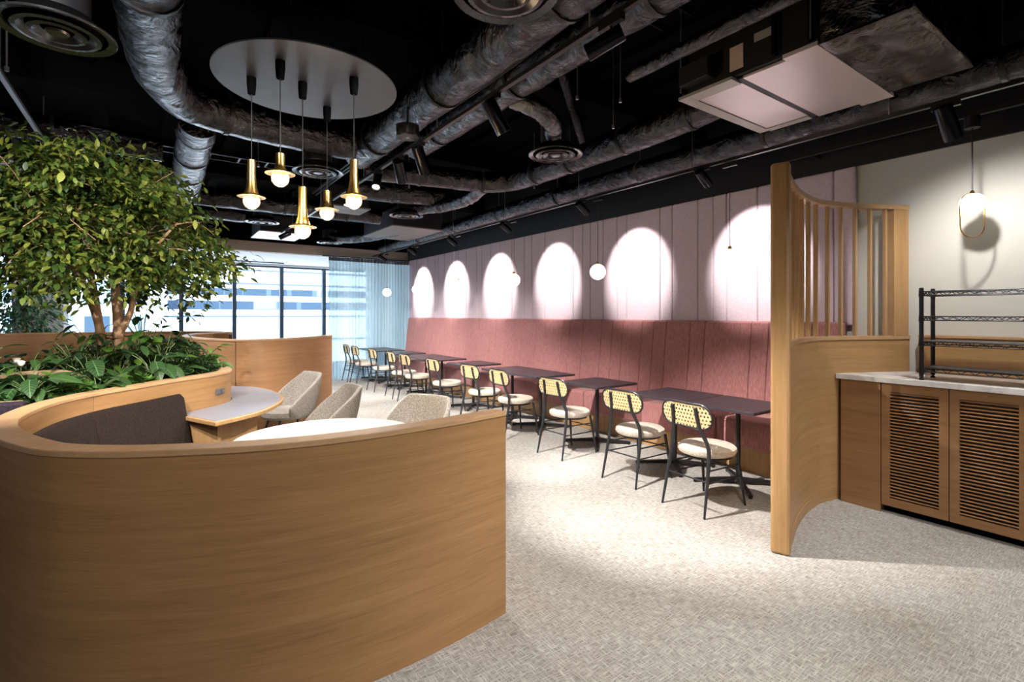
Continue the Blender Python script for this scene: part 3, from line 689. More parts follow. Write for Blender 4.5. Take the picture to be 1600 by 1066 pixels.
# tub chairs
def tub(loc, rz, label, mat='oat'):
    t = thing('tub_chair', label, 'chair', loc, R(rz), 'upholstered tub chairs')
    A = 112
    def prof(u):
        k = abs(u - .5) * 2; return .84 - max(0, (k - .36) / .64) ** 1.05 * .34
    def fn(u, v):
        a = R(180 - A + 2 * A * u); zt = prof(u); z = .40 + (zt - .40) * v
        r = .235 + .055 * v + .012 * math.sin(math.pi * v); bx = 1 - .0 * v
        back = max(0, -math.cos(a)) * .05 * v
        c_, s_ = math.cos(a), math.sin(a); q = (abs(c_) ** 3.2 + abs(s_) ** 3.2) ** (-1 / 3.2)
        return (r * .93 * q * c_ - back, r * .93 * q * s_, z)
    o = part('shell', MB().grid(fn, 28, 8), mat, t, smooth=True, world=False)
    sm = o.modifiers.new('thickness', 'SOLIDIFY'); sm.thickness = .034; sm.offset = 0
    bv = o.modifiers.new('round', 'BEVEL'); bv.width = .012; bv.segments = 2; bv.limit_method = 'ANGLE'; bv.angle_limit = R(50)
    mb = MB().lathe([(.001, .36), (.225, .37), (.245, .40), (.235, .445), (.19, .46), (.001, .465)], 28); mb.v = [(x * 1.06 + .015, y, z) for x, y, z in mb.v]
    part('seat', mb, mat, t, smooth=True, world=False)
    for sx in (-1, 1):
        for sy in (-1, 1):
            part('leg', MB().tube([(sx * .23, sy * .21, 0), (sx * .15, sy * .14, .375)], [.008, .013], 8), 'blackmetal', t, smooth=True, world=False)
    return t
tub((1.20, 5.98, 0), 192, 'grey-beige tub chair drawn up to the far side of the planter table')
tub((1.24, 4.72, 0), 178, 'grey-beige tub chair seen side-on behind the round white table')
tub((1.58, 3.62, 0), 208, 'speckled grey tub chair at the right of the round white table', 'tweed')

# ================================================================== FURTHER BOOTHS
def booth(name, label, pts, zt, mat, cuts=None, thick=.044):
    p = smooth_path(pts, .06); t = thing(name, label, 'partition', (pts[0][0], pts[0][1], 0))
    Ls = [0]
    for i in range(1, len(p)): Ls.append(Ls[-1] + math.dist(p[i], p[i - 1]))
    for seg in split(p, Ls, cuts or []):
        part('wall_panel', MB().sweep(seg, -thick, thick, 0, zt - .024), mat, t, smooth=True)
    part('inner_core', MB().sweep(p, -thick + .008, thick - .008, .002, zt - .03), 'groove', t)
    part('cap', MB().sweep(p, -thick - .006, thick + .006, zt - .024, zt), 'wood_cap', t, smooth=True, bevel=.004)
    return t, p
bt, bp2 = booth('booth_partition', 'curved oak booth partition beyond the planter, ending near the curtain', [(1.95, 7.12), (1.65, 6.78), (1.32, 6.52), (.93, 6.38), (.62, 6.66), (.40, 7.3), (.33, 8.05), (.45, 8.75), (.72, 9.1), (.95, 8.95)], 1.22, 'wood_warm', [1.55])
bt2, bp3 = booth('booth_partition', 'long low oak partition in front of the windows at left', [(.98, 9.35), (.84, 9.85), (.45, 10.25), (-.2, 10.52), (-1.05, 10.62), (-1.95, 10.56), (-3.0, 10.3)], 1.22, 'wood_warm', [2.4])
nb = thing('booth_bench', 'dark bench just visible behind the far booth partition', 'bench', (.0, 9.4, 0))
q = smooth_path([(.1, 9.2), (-.3, 10.0), (-1.0, 10.25), (-1.9, 10.2)], .08)
part('backrest', MB().sweep(q, -.10, 0, .42, .8), 'plum', nb, smooth=True, bevel=.01)
part('seat', MB().sweep(q, -.5, -.105, .08, .42), 'plum', nb, smooth=True, bevel=.02)

# ================================================================== PLANTS
def leaf_mesh(name, L, Wd, fold=.25, droop=.2, heart=False, mat='leaf_tree', n=4):
    mb = MB(); rows = []
    for i in range(n + 1):
        t = i / n
        w = (math.sin(math.pi * min(1, t * .92 + .04)) ** .75 if not heart else (math.sin(math.pi * (t * .80 + .20)) ** .8) * (1 if t > 0 else .75)) * Wd / 2
        if i == n: w = 0.0006
        x = L * t; z = -droop * L * t * t
        rows.append([(x, -w, z + abs(w) * fold), (x, 0, z), (x, w, z + abs(w) * fold)])
    vs = [p for r in rows for p in r]; fs = []
    for i in range(n):
        a = i * 3
        fs += [(a, a + 1, a + 4, a + 3), (a + 1, a + 2, a + 5, a + 4)]
    mb.add(vs, fs); me = bpy.data.meshes.new(name); me.from_pydata(mb.v, [], mb.f)
    for p in me.polygons: p.use_smooth = True
    me.materials.append(M[mat]); return me
def orient(d, roll=0):
    """matrix whose +x runs along d and whose z points as far up as it can"""
    x = Vector(d).normalized(); z = Vector((0, 0, 1)); y = z.cross(x)
    y = y.normalized() if y.length > 1e-3 else Vector((0, 1, 0)); z = x.cross(y)
    m = Matrix((x, y, z)).transposed().to_4x4(); return m @ Matrix.Rotation(roll, 4, 'X')
def put_leaf(me, parent, p, d, sc=1, roll=0, name='leaf'):
    o = link(name, me, parent); o.matrix_local = Matrix.Translation(p) @ orient(d, roll) @ Matrix.Scale(sc, 4); return o
def bake(mb, me, p, d, sc, roll):
    m = Matrix.Translation(p) @ orient(d, roll) @ Matrix.Scale(sc, 4)
    mb.add([m @ v.co for v in me.vertices], [tuple(f.vertices) for f in me.polygons])
LT = leaf_mesh('tree_leaf', .072, .034, .22, .22, mat='leaf_tree')
LTs = leaf_mesh('tree_leaf_small', .072, .034, .22, .22, mat='leaf_tree', n=3)
# ---- the tree in the planter
tr = thing('indoor_tree', 'leafy multi-stem tree growing from the oak planter', 'tree', (-.31, 5.15, .93))
base = Vector((-.31, 5.15, .88)); cr = Vector((-.47, 5.22, 2.24))
stems = [[(-.33, 5.15, .88), (-.36, 5.16, 1.35), (-.46, 5.16, 1.72), (-.62, 5.05, 2.1), (-.80, 4.98, 2.30)],
         [(-.35, 5.17, .88), (-.37, 5.18, 1.40), (-.42, 5.25, 1.80), (-.48, 5.35, 2.3), (-.49, 5.38, 2.5)],
         [(-.27, 5.14, .88), (-.25, 5.13, 1.40), (-.27, 5.10, 1.85), (-.22, 5.05, 2.3), (-.2, 5.05, 2.5)],
         [(-.25, 5.13, 1.33), (-.17, 5.09, 1.52), (-.12, 5.05, 1.80), (.0, 4.95, 2.05), (.14, 4.9, 2.25)]]
for i, s in enumerate(stems):
    p = smooth_path(s, .08); n = len(p)
    r0 = (.040, .034, .048, .026)[i]
    part('trunk', MB().tube(p, [r0 * (1 - .72 * k / n) for k in range(n)], 9, jit=.05), 'bark', tr, smooth=True)
RX, RY, RZ = 1.08, 1.0, .66
tips = []; bb = MB()
for k in range(70):
    s = rnd.choice(stems); o = Vector(s[2]).lerp(Vector(s[4]), rnd.random())
    while True:
        v = Vector((rnd.uniform(-1, 1), rnd.uniform(-1, 1), rnd.uniform(-1, 1)))
        if .45 < v.length < 1: break
    e = cr + Vector((v.x * RX, v.y * RY, v.z * RZ)); md = o.lerp(e, .5) + Vector((0, 0, .08))
    p = smooth_path([o, md, e], .12); n = len(p)
    bb.tube(p, [.007 * (1 - .8 * i / n) for i in range(n)], 5)
    tips.append((o, e))
part('twigs', bb, 'bark', tr, smooth=True, stuff=True)
leaves = []
camv = Vector((0, 0, 1.5))
NL = 16500; clusters = []
for k in range(470):
    while True:
        v = Vector((rnd.uniform(-1, 1), rnd.uniform(-1, 1), rnd.uniform(-1, 1)))
        if v.length < 1 and v.length > .35: break
    if v.z < -.45 and (v.x ** 2 + v.y ** 2) < .22: continue
    an = math.atan2(v.y, v.x); v = v * (.90 + .16 * math.sin(5 * an + 2 * v.z * 3) + .10 * math.sin(9 * an - 7 * v.z))
    c = cr + Vector((v.x * RX, v.y * RY, v.z * RZ - .22 * (v.x * v.x + v.y * v.y) * (1 if v.z < .1 else .3)))
    clusters.append((c, Vector((v.x, v.y, v.z * .3))))
# drooping sprays at the lower edge
for (x, y, z) in ((-.75, 4.75, 1.78), (-.85, 4.7, 1.70), (-.62, 4.72, 1.72), (-.55, 4.68, 1.62), (-.95, 4.8, 1.8), (.33, 4.75, 1.75), (.25, 4.85, 1.68), (.42, 4.7, 1.85), (.15, 4.9, 1.78), (-.05, 4.6, 1.86), (.5, 4.75, 1.98), (-1.15, 4.9, 1.85), (.05, 4.75, 1.72)):
    clusters.append((Vector((x, y, z)), Vector((x + .4, y - 5.2, -.6))))
for k in range(NL):
    c, dr = clusters[k % len(clusters)]
    j = Vector((rnd.gauss(0, .085), rnd.gauss(0, .085), rnd.gauss(0, .05)))
    p = c + j; d = Vector((dr.x, dr.y, -.25)) * .8 + Vector((rnd.uniform(-1, 1), rnd.uniform(-1, 1), rnd.uniform(-.7, .35)))
    if d.length < .1: continue
    leaves.append(((p - camv).length, p, d.normalized(), rnd.uniform(.6, 1.12), rnd.uniform(-.7, .7)))
leaves.sort(key=lambda q: q[0])
mb = MB(); bl = Vector((-.31, 5.15, .93))
for i, (dist, p, d, sc_, ro) in enumerate(leaves):
    if i < 300: put_leaf(LT, tr, p - bl, d, sc_, ro)
    else: bake(mb, LTs, p, d, sc_, ro)
me_f = part('foliage', mb, 'leaf_tree', tr, stuff=True)
# ---- underplanting
LBIG = leaf_mesh('broad_leaf', .165, .092, .22, .35, True, 'leaf_vein', 7)
LLIME = leaf_mesh('lime_leaf', .115, .062, .2, .25, True, 'leaf_bright', 5)
LSTRAP = leaf_mesh('strap_leaf', .42, .085, .3, .45, False, 'leaf_dark', 7)
LPAD = leaf_mesh('medium_leaf', .105, .050, .2, .3, False, 'leaf_dark', 5)
LSM = leaf_mesh('small_leaf', .045, .02, .2, .2, False, 'leaf_dark', 3)
LSMB = leaf_mesh('small_bright_leaf', .05, .024, .2, .2, False, 'leaf_bright', 3)
def broad(loc, n, h, sp_, me, name, label, cat='plant'):
    t = thing(name, label, cat, loc); stm = MB()
    for k in range(n):
        a = 2 * math.pi * (k / n) + rnd.uniform(-.35, .35); el = rnd.uniform(.35, 1)
        e = Vector((math.cos(a) * sp_ * el, math.sin(a) * sp_ * el, h * rnd.uniform(.3, 1.0)))
        p = smooth_path([(0, 0, 0), (e.x * .35, e.y * .35, e.z * .7), tuple(e)], .05); stm.tube(p, .0035, 5)
        put_leaf(me, t, e, (math.cos(a), math.sin(a), rnd.uniform(-.7, .5)), rnd.uniform(.6, 1.2), rnd.uniform(-.3, .3))
    part('stalks', stm, 'stem', t, world=False, smooth=True)
    return t
def bush(loc, n, r, h, me, name, label, mat):
    t = thing(name, label, 'plant', loc); mb = MB(); stm = MB()
    for k in range(max(6, n // 40)):
        a = rnd.uniform(0, 6.28); q = rnd.uniform(.3, 1) * r
        stm.tube([(0, 0, 0), (math.cos(a) * q * .5, math.sin(a) * q * .5, h * .6), (math.cos(a) * q, math.sin(a) * q, h * .85)], .0025, 5)
    for k in range(n):
        while True:
            v = Vector((rnd.uniform(-1, 1), rnd.uniform(-1, 1), rnd.uniform(0, 1)))
            if v.length < 1: break
        bake(mb, me, Vector((v.x * r, v.y * r, .02 + v.z * h)), (v.x + rnd.uniform(-.6, .6), v.y + rnd.uniform(-.6, .6), rnd.uniform(-.3, .7)), rnd.uniform(.7, 1.3), rnd.uniform(-.6, .6))
    part('stems', stm, 'stem', t, world=False); part('foliage', mb, mat, t, world=False, stuff=True); return t
def straps(loc, n, me, label, tilt=.9):
    t = thing('strap_leaf_plant', label, 'plant', loc)
    for k in range(n):
        a = 2 * math.pi * k / n + rnd.uniform(-.3, .3)
        put_leaf(me, t, (math.cos(a) * .015, math.sin(a) * .015, .01), (math.cos(a), math.sin(a), rnd.uniform(.5, 1.3) * tilt), rnd.uniform(.75, 1.1), rnd.uniform(-.2, .2))
    part('crown', MB().lathe([(.03, -.01), (.025, .03), (.008, .05)], 10), 'stem', t, world=False); return t
ZS = .925
for i, (x, y, n, h, s_, me, nm, lb) in enumerate((
    (-.62, 4.15, 9, .14, .16, LBIG, 'broad_leaf_plant', 'glossy broad-leaf plant at the front left of the planter, nearest the plum bench'),
    (-.90, 4.40, 8, .16, .18, LBIG, 'broad_leaf_plant', 'dark broad-leaf plant behind the front one at the far left of the planter'),
    (-.33, 4.42, 8, .12, .17, LBIG, 'broad_leaf_plant', 'low broad-leaf plant whose big leaf lies over the oak rim'),
    (-.02, 4.78, 9, .18, .15, LBIG, 'broad_leaf_plant', 'veined broad-leaf plant in the middle of the planter front'),
    (.16, 5.00, 6, .16, .11, LLIME, 'lime_leaf_plant', 'lime green leafy plant right of the veined broad-leaf plant'),
    (-.15, 5.10, 10, .28, .14, LLIME, 'lime_leaf_plant', 'bright green plant around the foot of the tree stems'),
    (-.50, 5.00, 10, .30, .16, LPAD, 'leafy_plant', 'upright mid-green plant left of the tree stems'),
    (.06, 5.30, 12, .30, .17, LPAD, 'leafy_plant', 'bushy mid-green plant right of the tree stems'),
    (-.10, 5.50, 10, .42, .15, LPAD, 'leafy_plant', 'tall thin-stemmed plant behind the tree stems'),
    (-1.05, 4.80, 8, .26, .22, LLIME, 'lime_leaf_plant', 'bright lime plant at the far left behind the driftwood'),
    (-.78, 5.15, 8, .22, .20, LBIG, 'broad_leaf_plant', 'broad-leaf plant behind the driftwood, left of the tree'),
    (.36, 5.42, 9, .20, .14, LLIME, 'lime_leaf_plant', 'bright trailing plant hanging over the right end of the planter'),
    (-.24, 4.92, 9, .27, .12, LPAD, 'leafy_plant', 'upright plant hiding the foot of the tree stems'),
    (-.36, 4.98, 9, .30, .11, LLIME, 'lime_leaf_plant', 'lime leaves standing before the left tree stem'),
    (-.14, 4.98, 9, .30, .11, LPAD, 'leafy_plant', 'mid-green leaves standing before the right tree stem'),
    (-.40, 4.72, 7, .20, .12, LBIG, 'broad_leaf_plant', 'broad-leaf plant left of the strap leaves in front of the tree'),
    (.04, 5.05, 9, .25, .12, LBIG, 'broad_leaf_plant', 'broad-leaf plant standing behind the lime green one'),
    (-.02, 5.22, 10, .33, .13, LLIME, 'lime_leaf_plant', 'tall bright plant just right of the tree stems'),
    (.26, 5.22, 9, .20, .11, LPAD, 'leafy_plant', 'mid-green plant near the rounded planter end'),
    (-.70, 4.62, 7, .16, .15, LLIME, 'lime_leaf_plant', 'lime plant in front of the driftwood at left'),
    (-.42, 5.22, 10, .34, .15, LPAD, 'leafy_plant', 'leafy plant just left of the tree stems'),
    (.18, 5.58, 10, .26, .14, LBIG, 'broad_leaf_plant', 'dark leafy plant at the back right of the planter'))):
    broad((x, y, ZS), int(n * 2.4), h * 1.5, s_ * 1.1, me, nm, lb)
straps((-.62, 4.86, ZS), 9, LSTRAP, 'arching strap-leaf plant beside the driftwood')
straps((-.25, 4.75, ZS), 8, LSTRAP, 'dark strap-leaf plant in front of the tree stems', .8)
straps((-1.15, 5.15, ZS), 8, LSTRAP, 'strap-leaf plant at the back left of the planter')
for x, y, n, r, h, me, mt, lb in ((.32, 5.16, 420, .12, .13, LSM, 'leaf_dark', 'fine-leaved dark bush at the right end of the planter'), (.12, 4.86, 340, .11, .10, LSM, 'leaf_dark', 'fine-leaved low bush on the planter front, right of centre'),
        (.40, 5.30, 260, .09, .12, LSMB, 'leaf_bright', 'fine bright bush next to the rounded planter end'), (-.12, 4.55, 360, .12, .07, LSMB, 'leaf_bright', 'mossy bright ground cover along the rim under the veined leaves'),
        (-.42, 4.25, 380, .13, .07, LSMB, 'leaf_bright', 'mossy ground cover along the rim at the planter front left'), (-.72, 4.05, 300, .12, .07, LSM, 'leaf_dark', 'dark ground cover next to the plum bench'),
        (.2, 5.35, 420, .15, .22, LSM, 'leaf_dark', 'taller fine-leaved bush at the back of the planter'), (-1.0, 4.6, 300, .2, .1, LSM, 'leaf_dark', 'dark ground cover under the driftwood at left'), (-.55, 5.4, 400, .25, .2, LSM, 'leaf_dark', 'dark bush behind the tree stems')):
    bush((x, y, ZS), int(n * 1.8), r * 1.1, h * 1.55, me, 'bush', lb, mt)
dw = thing('driftwood', 'weathered driftwood branch lying among the planter leaves', 'driftwood', (-.55, 4.72, ZS))
p = smooth_path([(-.98, 4.95, 1.03), (-.8, 4.84, 1.075), (-.6, 4.74, 1.08), (-.46, 4.66, 1.06), (-.38, 4.60, .98), (-.36, 4.57, .93)], .05); n = len(p)
part('branch', MB().tube(p, [.014 + .024 * min(1, i / n * 1.5) for i in range(n)], 10, jit=.12), 'drift', dw, smooth=True)
p = smooth_path([(-.62, 4.80, .95), (-.52, 4.68, 1.0), (-.42, 4.56, 1.02)], .05)
part('branch', MB().tube(p, .030, 12, jit=.05), 'bark', dw, smooth=True)
for i, (x, y, z) in enumerate(((-.83, 5.0, 1.16), (-.80, 4.97, 1.14), (-.98, 4.75, 1.07))):
    t = thing('white_flower', ['small white flower, upper one by the strap leaves', 'small white flower just below the upper one', 'small white flower at the far left of the planter'][i], 'flower', (x, y, ZS), 0, 'white flowers')
    part('stalk', MB().tube([(x, y, ZS), (x + .01, y, z)], .003, 5), 'stem', t)
    part('petals', MB().lathe([(.001, z - .012), (.018, z), (.024, z + .022), (.016, z + .03)], 10, (x + .01, y, 0)), 'petal', t, smooth=True)
# ---- potted tree by the column
t = thing('potted_tree', 'potted ficus standing in front of the grey column by the windows', 'plant', (-1.72, 10.95, 0))
part('pot', MB().lathe([(.14, 0), (.19, .32), (.2, .34), (.18, .34), (.17, .30)], 20, (-1.72, 10.95, 0)), 'pot', t, smooth=True)
part('trunk', MB().tube(smooth_path([(-1.72, 10.95, .28), (-1.70, 10.95, .9), (-1.72, 10.93, 1.7)], .1), .022, 8), 'bark', t, smooth=True)
mb = MB(); LF = leaf_mesh('ficus_leaf', .10, .042, .2, .25, mat='leaf_far', n=3)
for k in range(900):
    while True:
        v = Vector((rnd.uniform(-1, 1), rnd.uniform(-1, 1), rnd.uniform(-1, 1)))
        if v.length < 1: break
    bake(mb, LF, Vector((-1.72 + v.x * .52, 10.95 + v.y * .17, 1.48 + v.z * .52)), (v.x + rnd.uniform(-.5, .5), v.y + rnd.uniform(-.5, .5), rnd.uniform(-.8, .3)), rnd.uniform(.7, 1.2), rnd.uniform(-.5, .5))
part('foliage', mb, 'leaf_far', t, stuff=True)

# ================================================================== CHANDELIER
DC = (.79, 3.33); DZ = 2.95
ch = thing('cluster_chandelier', 'round grey ceiling disc with five brass bell pendants', 'chandelier', (*DC, DZ))
part('disc', MB().lathe([(.001, DZ), (.538, DZ), (.54, DZ + .002), (.54, DZ + .008), (.538, DZ + .010), (.001, DZ + .010)], 72, (*DC, 0)), 'disc', ch, smooth=True)
for a in range(3):
    x, y = DC[0] + .35 * math.cos(a * 2.1), DC[1] + .35 * math.sin(a * 2.1); part('suspension_rod', MB().tube([(x, y, DZ + .01), (x, y, 3.80)], .004, 6), 'blackmetal', ch)
for (x, y, zr, zt) in ((.475, 3.417, 2.22, 2.447), (.578, 3.099, 2.305, 2.422), (.745, 3.302, 2.047, 2.298), (.973, 3.598, 2.234, 2.368), (.985, 3.054, 2.22, 2.447)):
    part('cord_grip', MB().lathe([(.027, DZ - .001), (.027, DZ - .04), (.022, DZ - .1), (.018, DZ - .102)], 18, (x, y, 0)), 'black', ch, smooth=True)
    part('cord', MB().tube([(x, y, zt), (x, y, DZ - .1)], .003, 6), 'blackmetal', ch)
    h = zt - zr
    b = part('bell', MB().lathe([(.004, zt), (.025, zt - .002), (.025, zr + h * .45), (.030, zr + h * .25), (.042, zr + .018), (.078, zr + .003), (.08, zr), (.074, zr - .001), (.03, zr + .008), (.02, zr + .03)], 32, (x, y, 0)), 'brass', ch, smooth=True)
    rb = .048; zc = zr - .025
    part('bulb', MB().lathe([(max(.001, rb * math.sin(a_)), zc - rb * math.cos(a_)) for a_ in [math.pi * k / 12 for k in range(11)]], 20, (x, y, 0)), 'clear', b, smooth=True)
    part('filament', MB().lathe([(.001, zc + .015), (.016, zc + .008), (.018, zc - .008), (.001, zc - .02)], 12, (x, y, 0)), 'bulb', b, smooth=True)
    ld = bpy.data.lights.new('bulb_glow', 'POINT'); ld.energy = 9; ld.color = (1, .74, .42); ld.shadow_soft_size = .02
    lo = bpy.data.objects.new('bulb_glow', ld); COL.objects.link(lo); lo.parent = ch; lo.location = Vector((x, y, zc - .06)) - Vector((*DC, DZ))

# ================================================================== DUCTS AND SERVICES
def duct(label, pts, r, mat='foil', step=.10, straps_=0, name='air_duct', jit=.03, rods=0):
    p = smooth_path(pts, step); n = len(p)
    t = thing(name, label, 'duct', tuple(Vector(pts[0])))
    rr = [r * (1 + rnd.uniform(-jit, jit)) for _ in range(n)]
    part('sleeve', MB().tube(p, rr, 18, jit=jit * .5), mat, t, smooth=True)
    for k in range(straps_):
        i = int((k + .5) / straps_ * (n - 2)); a, b = Vector(p[i]), Vector(p[i + 1]); d = (b - a).normalized()
        part('strap', MB().tube([a, a + d * .03], r * 1.045, 18), 'blackmetal', t, smooth=True)
        if rods: part('hanger_rod', MB().tube([(a.x, a.y, a.z + r), (a.x, a.y, 3.80)], .004, 6), 'steel', t)
    return t
def straight(a, b, k=8): return [tuple(Vector(a).lerp(Vector(b), i / k)) for i in range(k + 1)]
duct('wide foil duct left of the chandelier, bending right above it', [(-.06, -1.5, 3.28), (-.06, .8, 3.28), (-.05, 2.4, 3.27), (-.03, 3.7, 3.25), (.02, 4.35, 3.24), (.20, 4.80, 3.23), (.6, 4.95, 3.22), (1.2, 5.02, 3.22), (1.62, 5.03, 3.22)], .165, straps_=4)
duct('foil duct dropping behind the tree crown towards the windows', [(.30, 5.15, 3.2), (.30, 5.8, 3.17), (.30, 6.6, 3.12), (.30, 7.4, 3.10), (.30, 7.75, 3.1)], .155, straps_=4)
duct('bluish foil duct running crosswise in front of the far windows', straight((.3, 8.0, 3.12), (3.0, 8.0, 3.12), 6), .13, straps_=3)
duct('long foil duct over the middle aisle, left of its twin', straight((1.76, 5.3, 3.22), (1.74, -1.5, 3.22), 10), .165, straps_=5, rods=1)
duct('long foil duct over the middle aisle, right of its twin', straight((2.16, 4.75, 3.22), (2.16, -1.5, 3.22), 10), .13, straps_=5, rods=1)
duct('long foil duct running above the track along the lilac wall', straight((4.42, 11.6, 3.10), (4.42, -1.5, 3.10), 24), .115, straps_=9, rods=1)
duct('foil duct joining the ceiling air unit to a cross branch', [(3.56, 2.2, 3.16), (3.56, 2.6, 3.13), (3.56, 3.6, 3.12), (3.55, 4.5, 3.12), (3.50, 4.95, 3.12), (3.25, 5.18, 3.12), (2.85, 5.26, 3.12), (2.3, 5.45, 3.14), (1.95, 5.6, 3.16)], .125, straps_=6)
duct('corrugated flexible duct bending to the diffuser over the aisle', [(2.25, 3.15, 3.18), (2.42, 3.05, 3.10), (2.62, 3.12, 3.06), (2.80, 3.32, 3.08), (2.93, 3.45, 3.10)], .075, 'flex', .025, jit=.10, name='flexible_duct')
duct('flexible foil branch to the far diffuser before the wall', [(3.30, 5.25, 3.08), (3.34, 5.7, 3.03), (3.28, 6.2, 3.02), (3.10, 6.7, 3.04), (3.0, 6.88, 3.07)], .085, 'flex', .03, jit=.07, name='flexible_duct')
duct('flexible foil branch near the curtain', [(3.6, 8.6, 3.05), (3.4, 9.4, 3.02), (3.1, 10.0, 3.02), (2.86, 10.36, 3.07)], .10, 'flex', .04, jit=.06, name='flexible_duct')
duct('thick dark duct crossing behind the chandelier bells', straight((2.1, 6.6, 3.18), (3.3, 6.35, 3.18), 4), .15, straps_=1)
duct('foil duct at the far left above the tree', straight((-4.4, 6.0, 3.25), (.05, 6.3, 3.2), 6), .12, straps_=3)
duct('foil duct crossing far behind the tree crown', straight((-3.5, 9.2, 3.2), (1.2, 9.4, 3.16), 6), .12, straps_=2)
duct('small insulated pipe above the air unit', straight((2.63, 2.32, 3.13), (2.66, -1.5, 3.13), 8), .045, straps_=0, name='insulated_pipe')
duct('insulated pipe high over the aisle, behind the flexible duct', straight((2.5, 2.9, 3.42), (4.0, 4.2, 3.42), 4), .04, name='insulated_pipe')
for i, (x, z) in enumerate(((1.93, 3.24), (1.97, 3.22), (1.95, 3.27), (2.0, 3.26))):
    p = smooth_path([(x, -1.5, z), (x - .02, 1.6, z - .02), (x + .01, 3.1, z - .03), (x - .06 - .02 * i, 4.6, z - .06), (x - .12, 5.6, z - .05 + .02 * i), (x - .1, 7.5, z)], .15)
    tag(part('cable', MB().tube(p, .008, 6), 'blackmetal', smooth=True), 'black cable between the two aisle ducts, %s of the bundle counting from the left' % ('first', 'third', 'second', 'fourth')[i], 'cable', 'aisle cables')
# ceiling air unit
ac = thing('ceiling_air_unit', 'ceiling air-conditioning unit with pale steel underside', 'air conditioner', (3.5, 1.72, 3.0))
part('casing', MB().box(2.99, 4.07, 1.275, 2.16, 3.012, 3.36), 'blackband', ac, bevel=.004)
part('bottom_plate', MB().box(2.965, 4.09, 1.27, 1.46, 2.985, 3.010), 'acplate', ac, bevel=.002)
part('bottom_plate', MB().box(3.02, 4.06, 1.463, 1.73, 2.992, 3.010), 'acplate', ac, bevel=.002)
part('bottom_plate', MB().box(3.08, 3.99, 1.775, 2.09, 2.997, 3.010), 'acplate', ac, bevel=.002)
part('slot_strip', MB().box(3.02, 4.06, 1.732, 1.773, 3.0, 3.011), 'blackband', ac)
part('frame_strip', MB().box(2.965, 4.04, 2.092, 2.17, 2.990, 3.010), 'acframe', ac)
part('frame_strip', MB().box(2.965, 3.078, 1.775, 2.09, 2.990, 3.010), 'acframe', ac)
part('frame_strip', MB().box(3.992, 4.06, 1.775, 2.09, 2.990, 3.010), 'acframe', ac)
part('sticker', MB().box(2.985, 2.989, 1.71, 1.80, 3.05, 3.20), 'sticker', ac)
part('sticker', MB().box(2.985, 2.989, 1.53, 1.64, 3.17, 3.22), 'acframe', ac)
part('control_box', MB().box(2.90, 2.988, 1.9, 2.12, 3.05, 3.18), 'blackband', ac, bevel=.004)
for y in (1.3, 1.5, 2.12): part('bracket', MB().box(2.955, 2.988, y, y + .02, 3.03, 3.30), 'spotmetal', ac)
for x, y in ((2.95, 1.3), (2.95, 2.14), (4.1, 1.3), (4.1, 2.14)): part('hanger_rod', MB().tube([(x, y, 3.03), (x, y, 3.8)], .005, 6), 'steel', ac)
bx = thing('foil_plenum', 'foil-wrapped box duct beside the ceiling air unit', 'duct', (3.47, 1.05, 3.0))
def fnp(u, v):
    x, y = 2.97 + 1.02 * u, .84 + .425 * v; e = min(u, 1 - u, v, 1 - v)
    return (x, y, 2.985 + (.0 if e < .01 else .018 * math.sin(9 * u + 5 * v * v) * math.cos(7 * v - 4 * u) + rnd.uniform(-.006, .006)))
mb = MB().grid(fnp, 26, 14); part('underside_wrap', mb, 'foil_b', bx, smooth=True)
part('side_wrap', MB().box(2.975, 3.985, .845, 1.262, 2.999, 3.36), 'foil', bx)
p = straight((2.97, .86, 3.0), (3.98, .86, 3.0), 10); part('taped_edge', MB().tube(p, .018, 8, jit=.2), 'foil_b', bx, smooth=True)
# round diffusers
def diffuser(label, x, y, z, r, neck=True):
    t = thing('ceiling_diffuser', label, 'air diffuser', (x, y, z), 0, 'round ceiling diffusers')
    part('rim', MB().lathe([(r, z + .004), (r * .99, z), (r * .84, z + .010), (r * .84, z + .03), (r, z + .012), (r, z + .004)], 40, (x, y, 0)), 'diff', t, smooth=True)
    for k, q in enumerate((.64, .40)):
        part('ring', MB().lathe([(q * r + .022, z - .004), (q * r, z - .008), (q * r - .03, z + .018), (q * r - .02, z + .024), (q * r + .022, z - .004)], 36, (x, y, 0)), 'diff', t, smooth=True)
    part('hub', MB().lathe([(.001, z - .008), (r * .17, z - .006), (r * .2, z + .004), (.001, z + .006)], 28, (x, y, 0)), 'diff', t, smooth=True)
    part('throat', MB().lathe([(r * .84, z + .03), (r * .62, z + .09), (r * .5, z + .10), (.001, z + .10)], 28, (x, y, 0)), 'black', t, smooth=True)
    part('neck', MB().lathe([(r * .55, z + .09), (r * .55, z + .26)], 24, (x, y, 0)), 'blackband', t, smooth=True)
for a in ((-.414, 3.456, 'large round diffuser at the top left above the tree'), (2.961, 3.482, 'round diffuser at the end of the corrugated flexible duct'), (1.347, 5.31, 'round diffuser behind the brass bells'),
          (3.0, 6.901, 'round diffuser fed by the flexible foil branch beyond the aisle spots'), (1.362, 8.693, 'round diffuser low over the window side, left of the bells'), (2.859, 10.389, 'round diffuser close to the curtain'), (1.285, 1.858, 'round diffuser cut by the top edge of the photo'), (.2, 9.0, 'round diffuser beside the tree crown, far back')):
    diffuser(a[2], a[0], a[1], 2.95, .245)
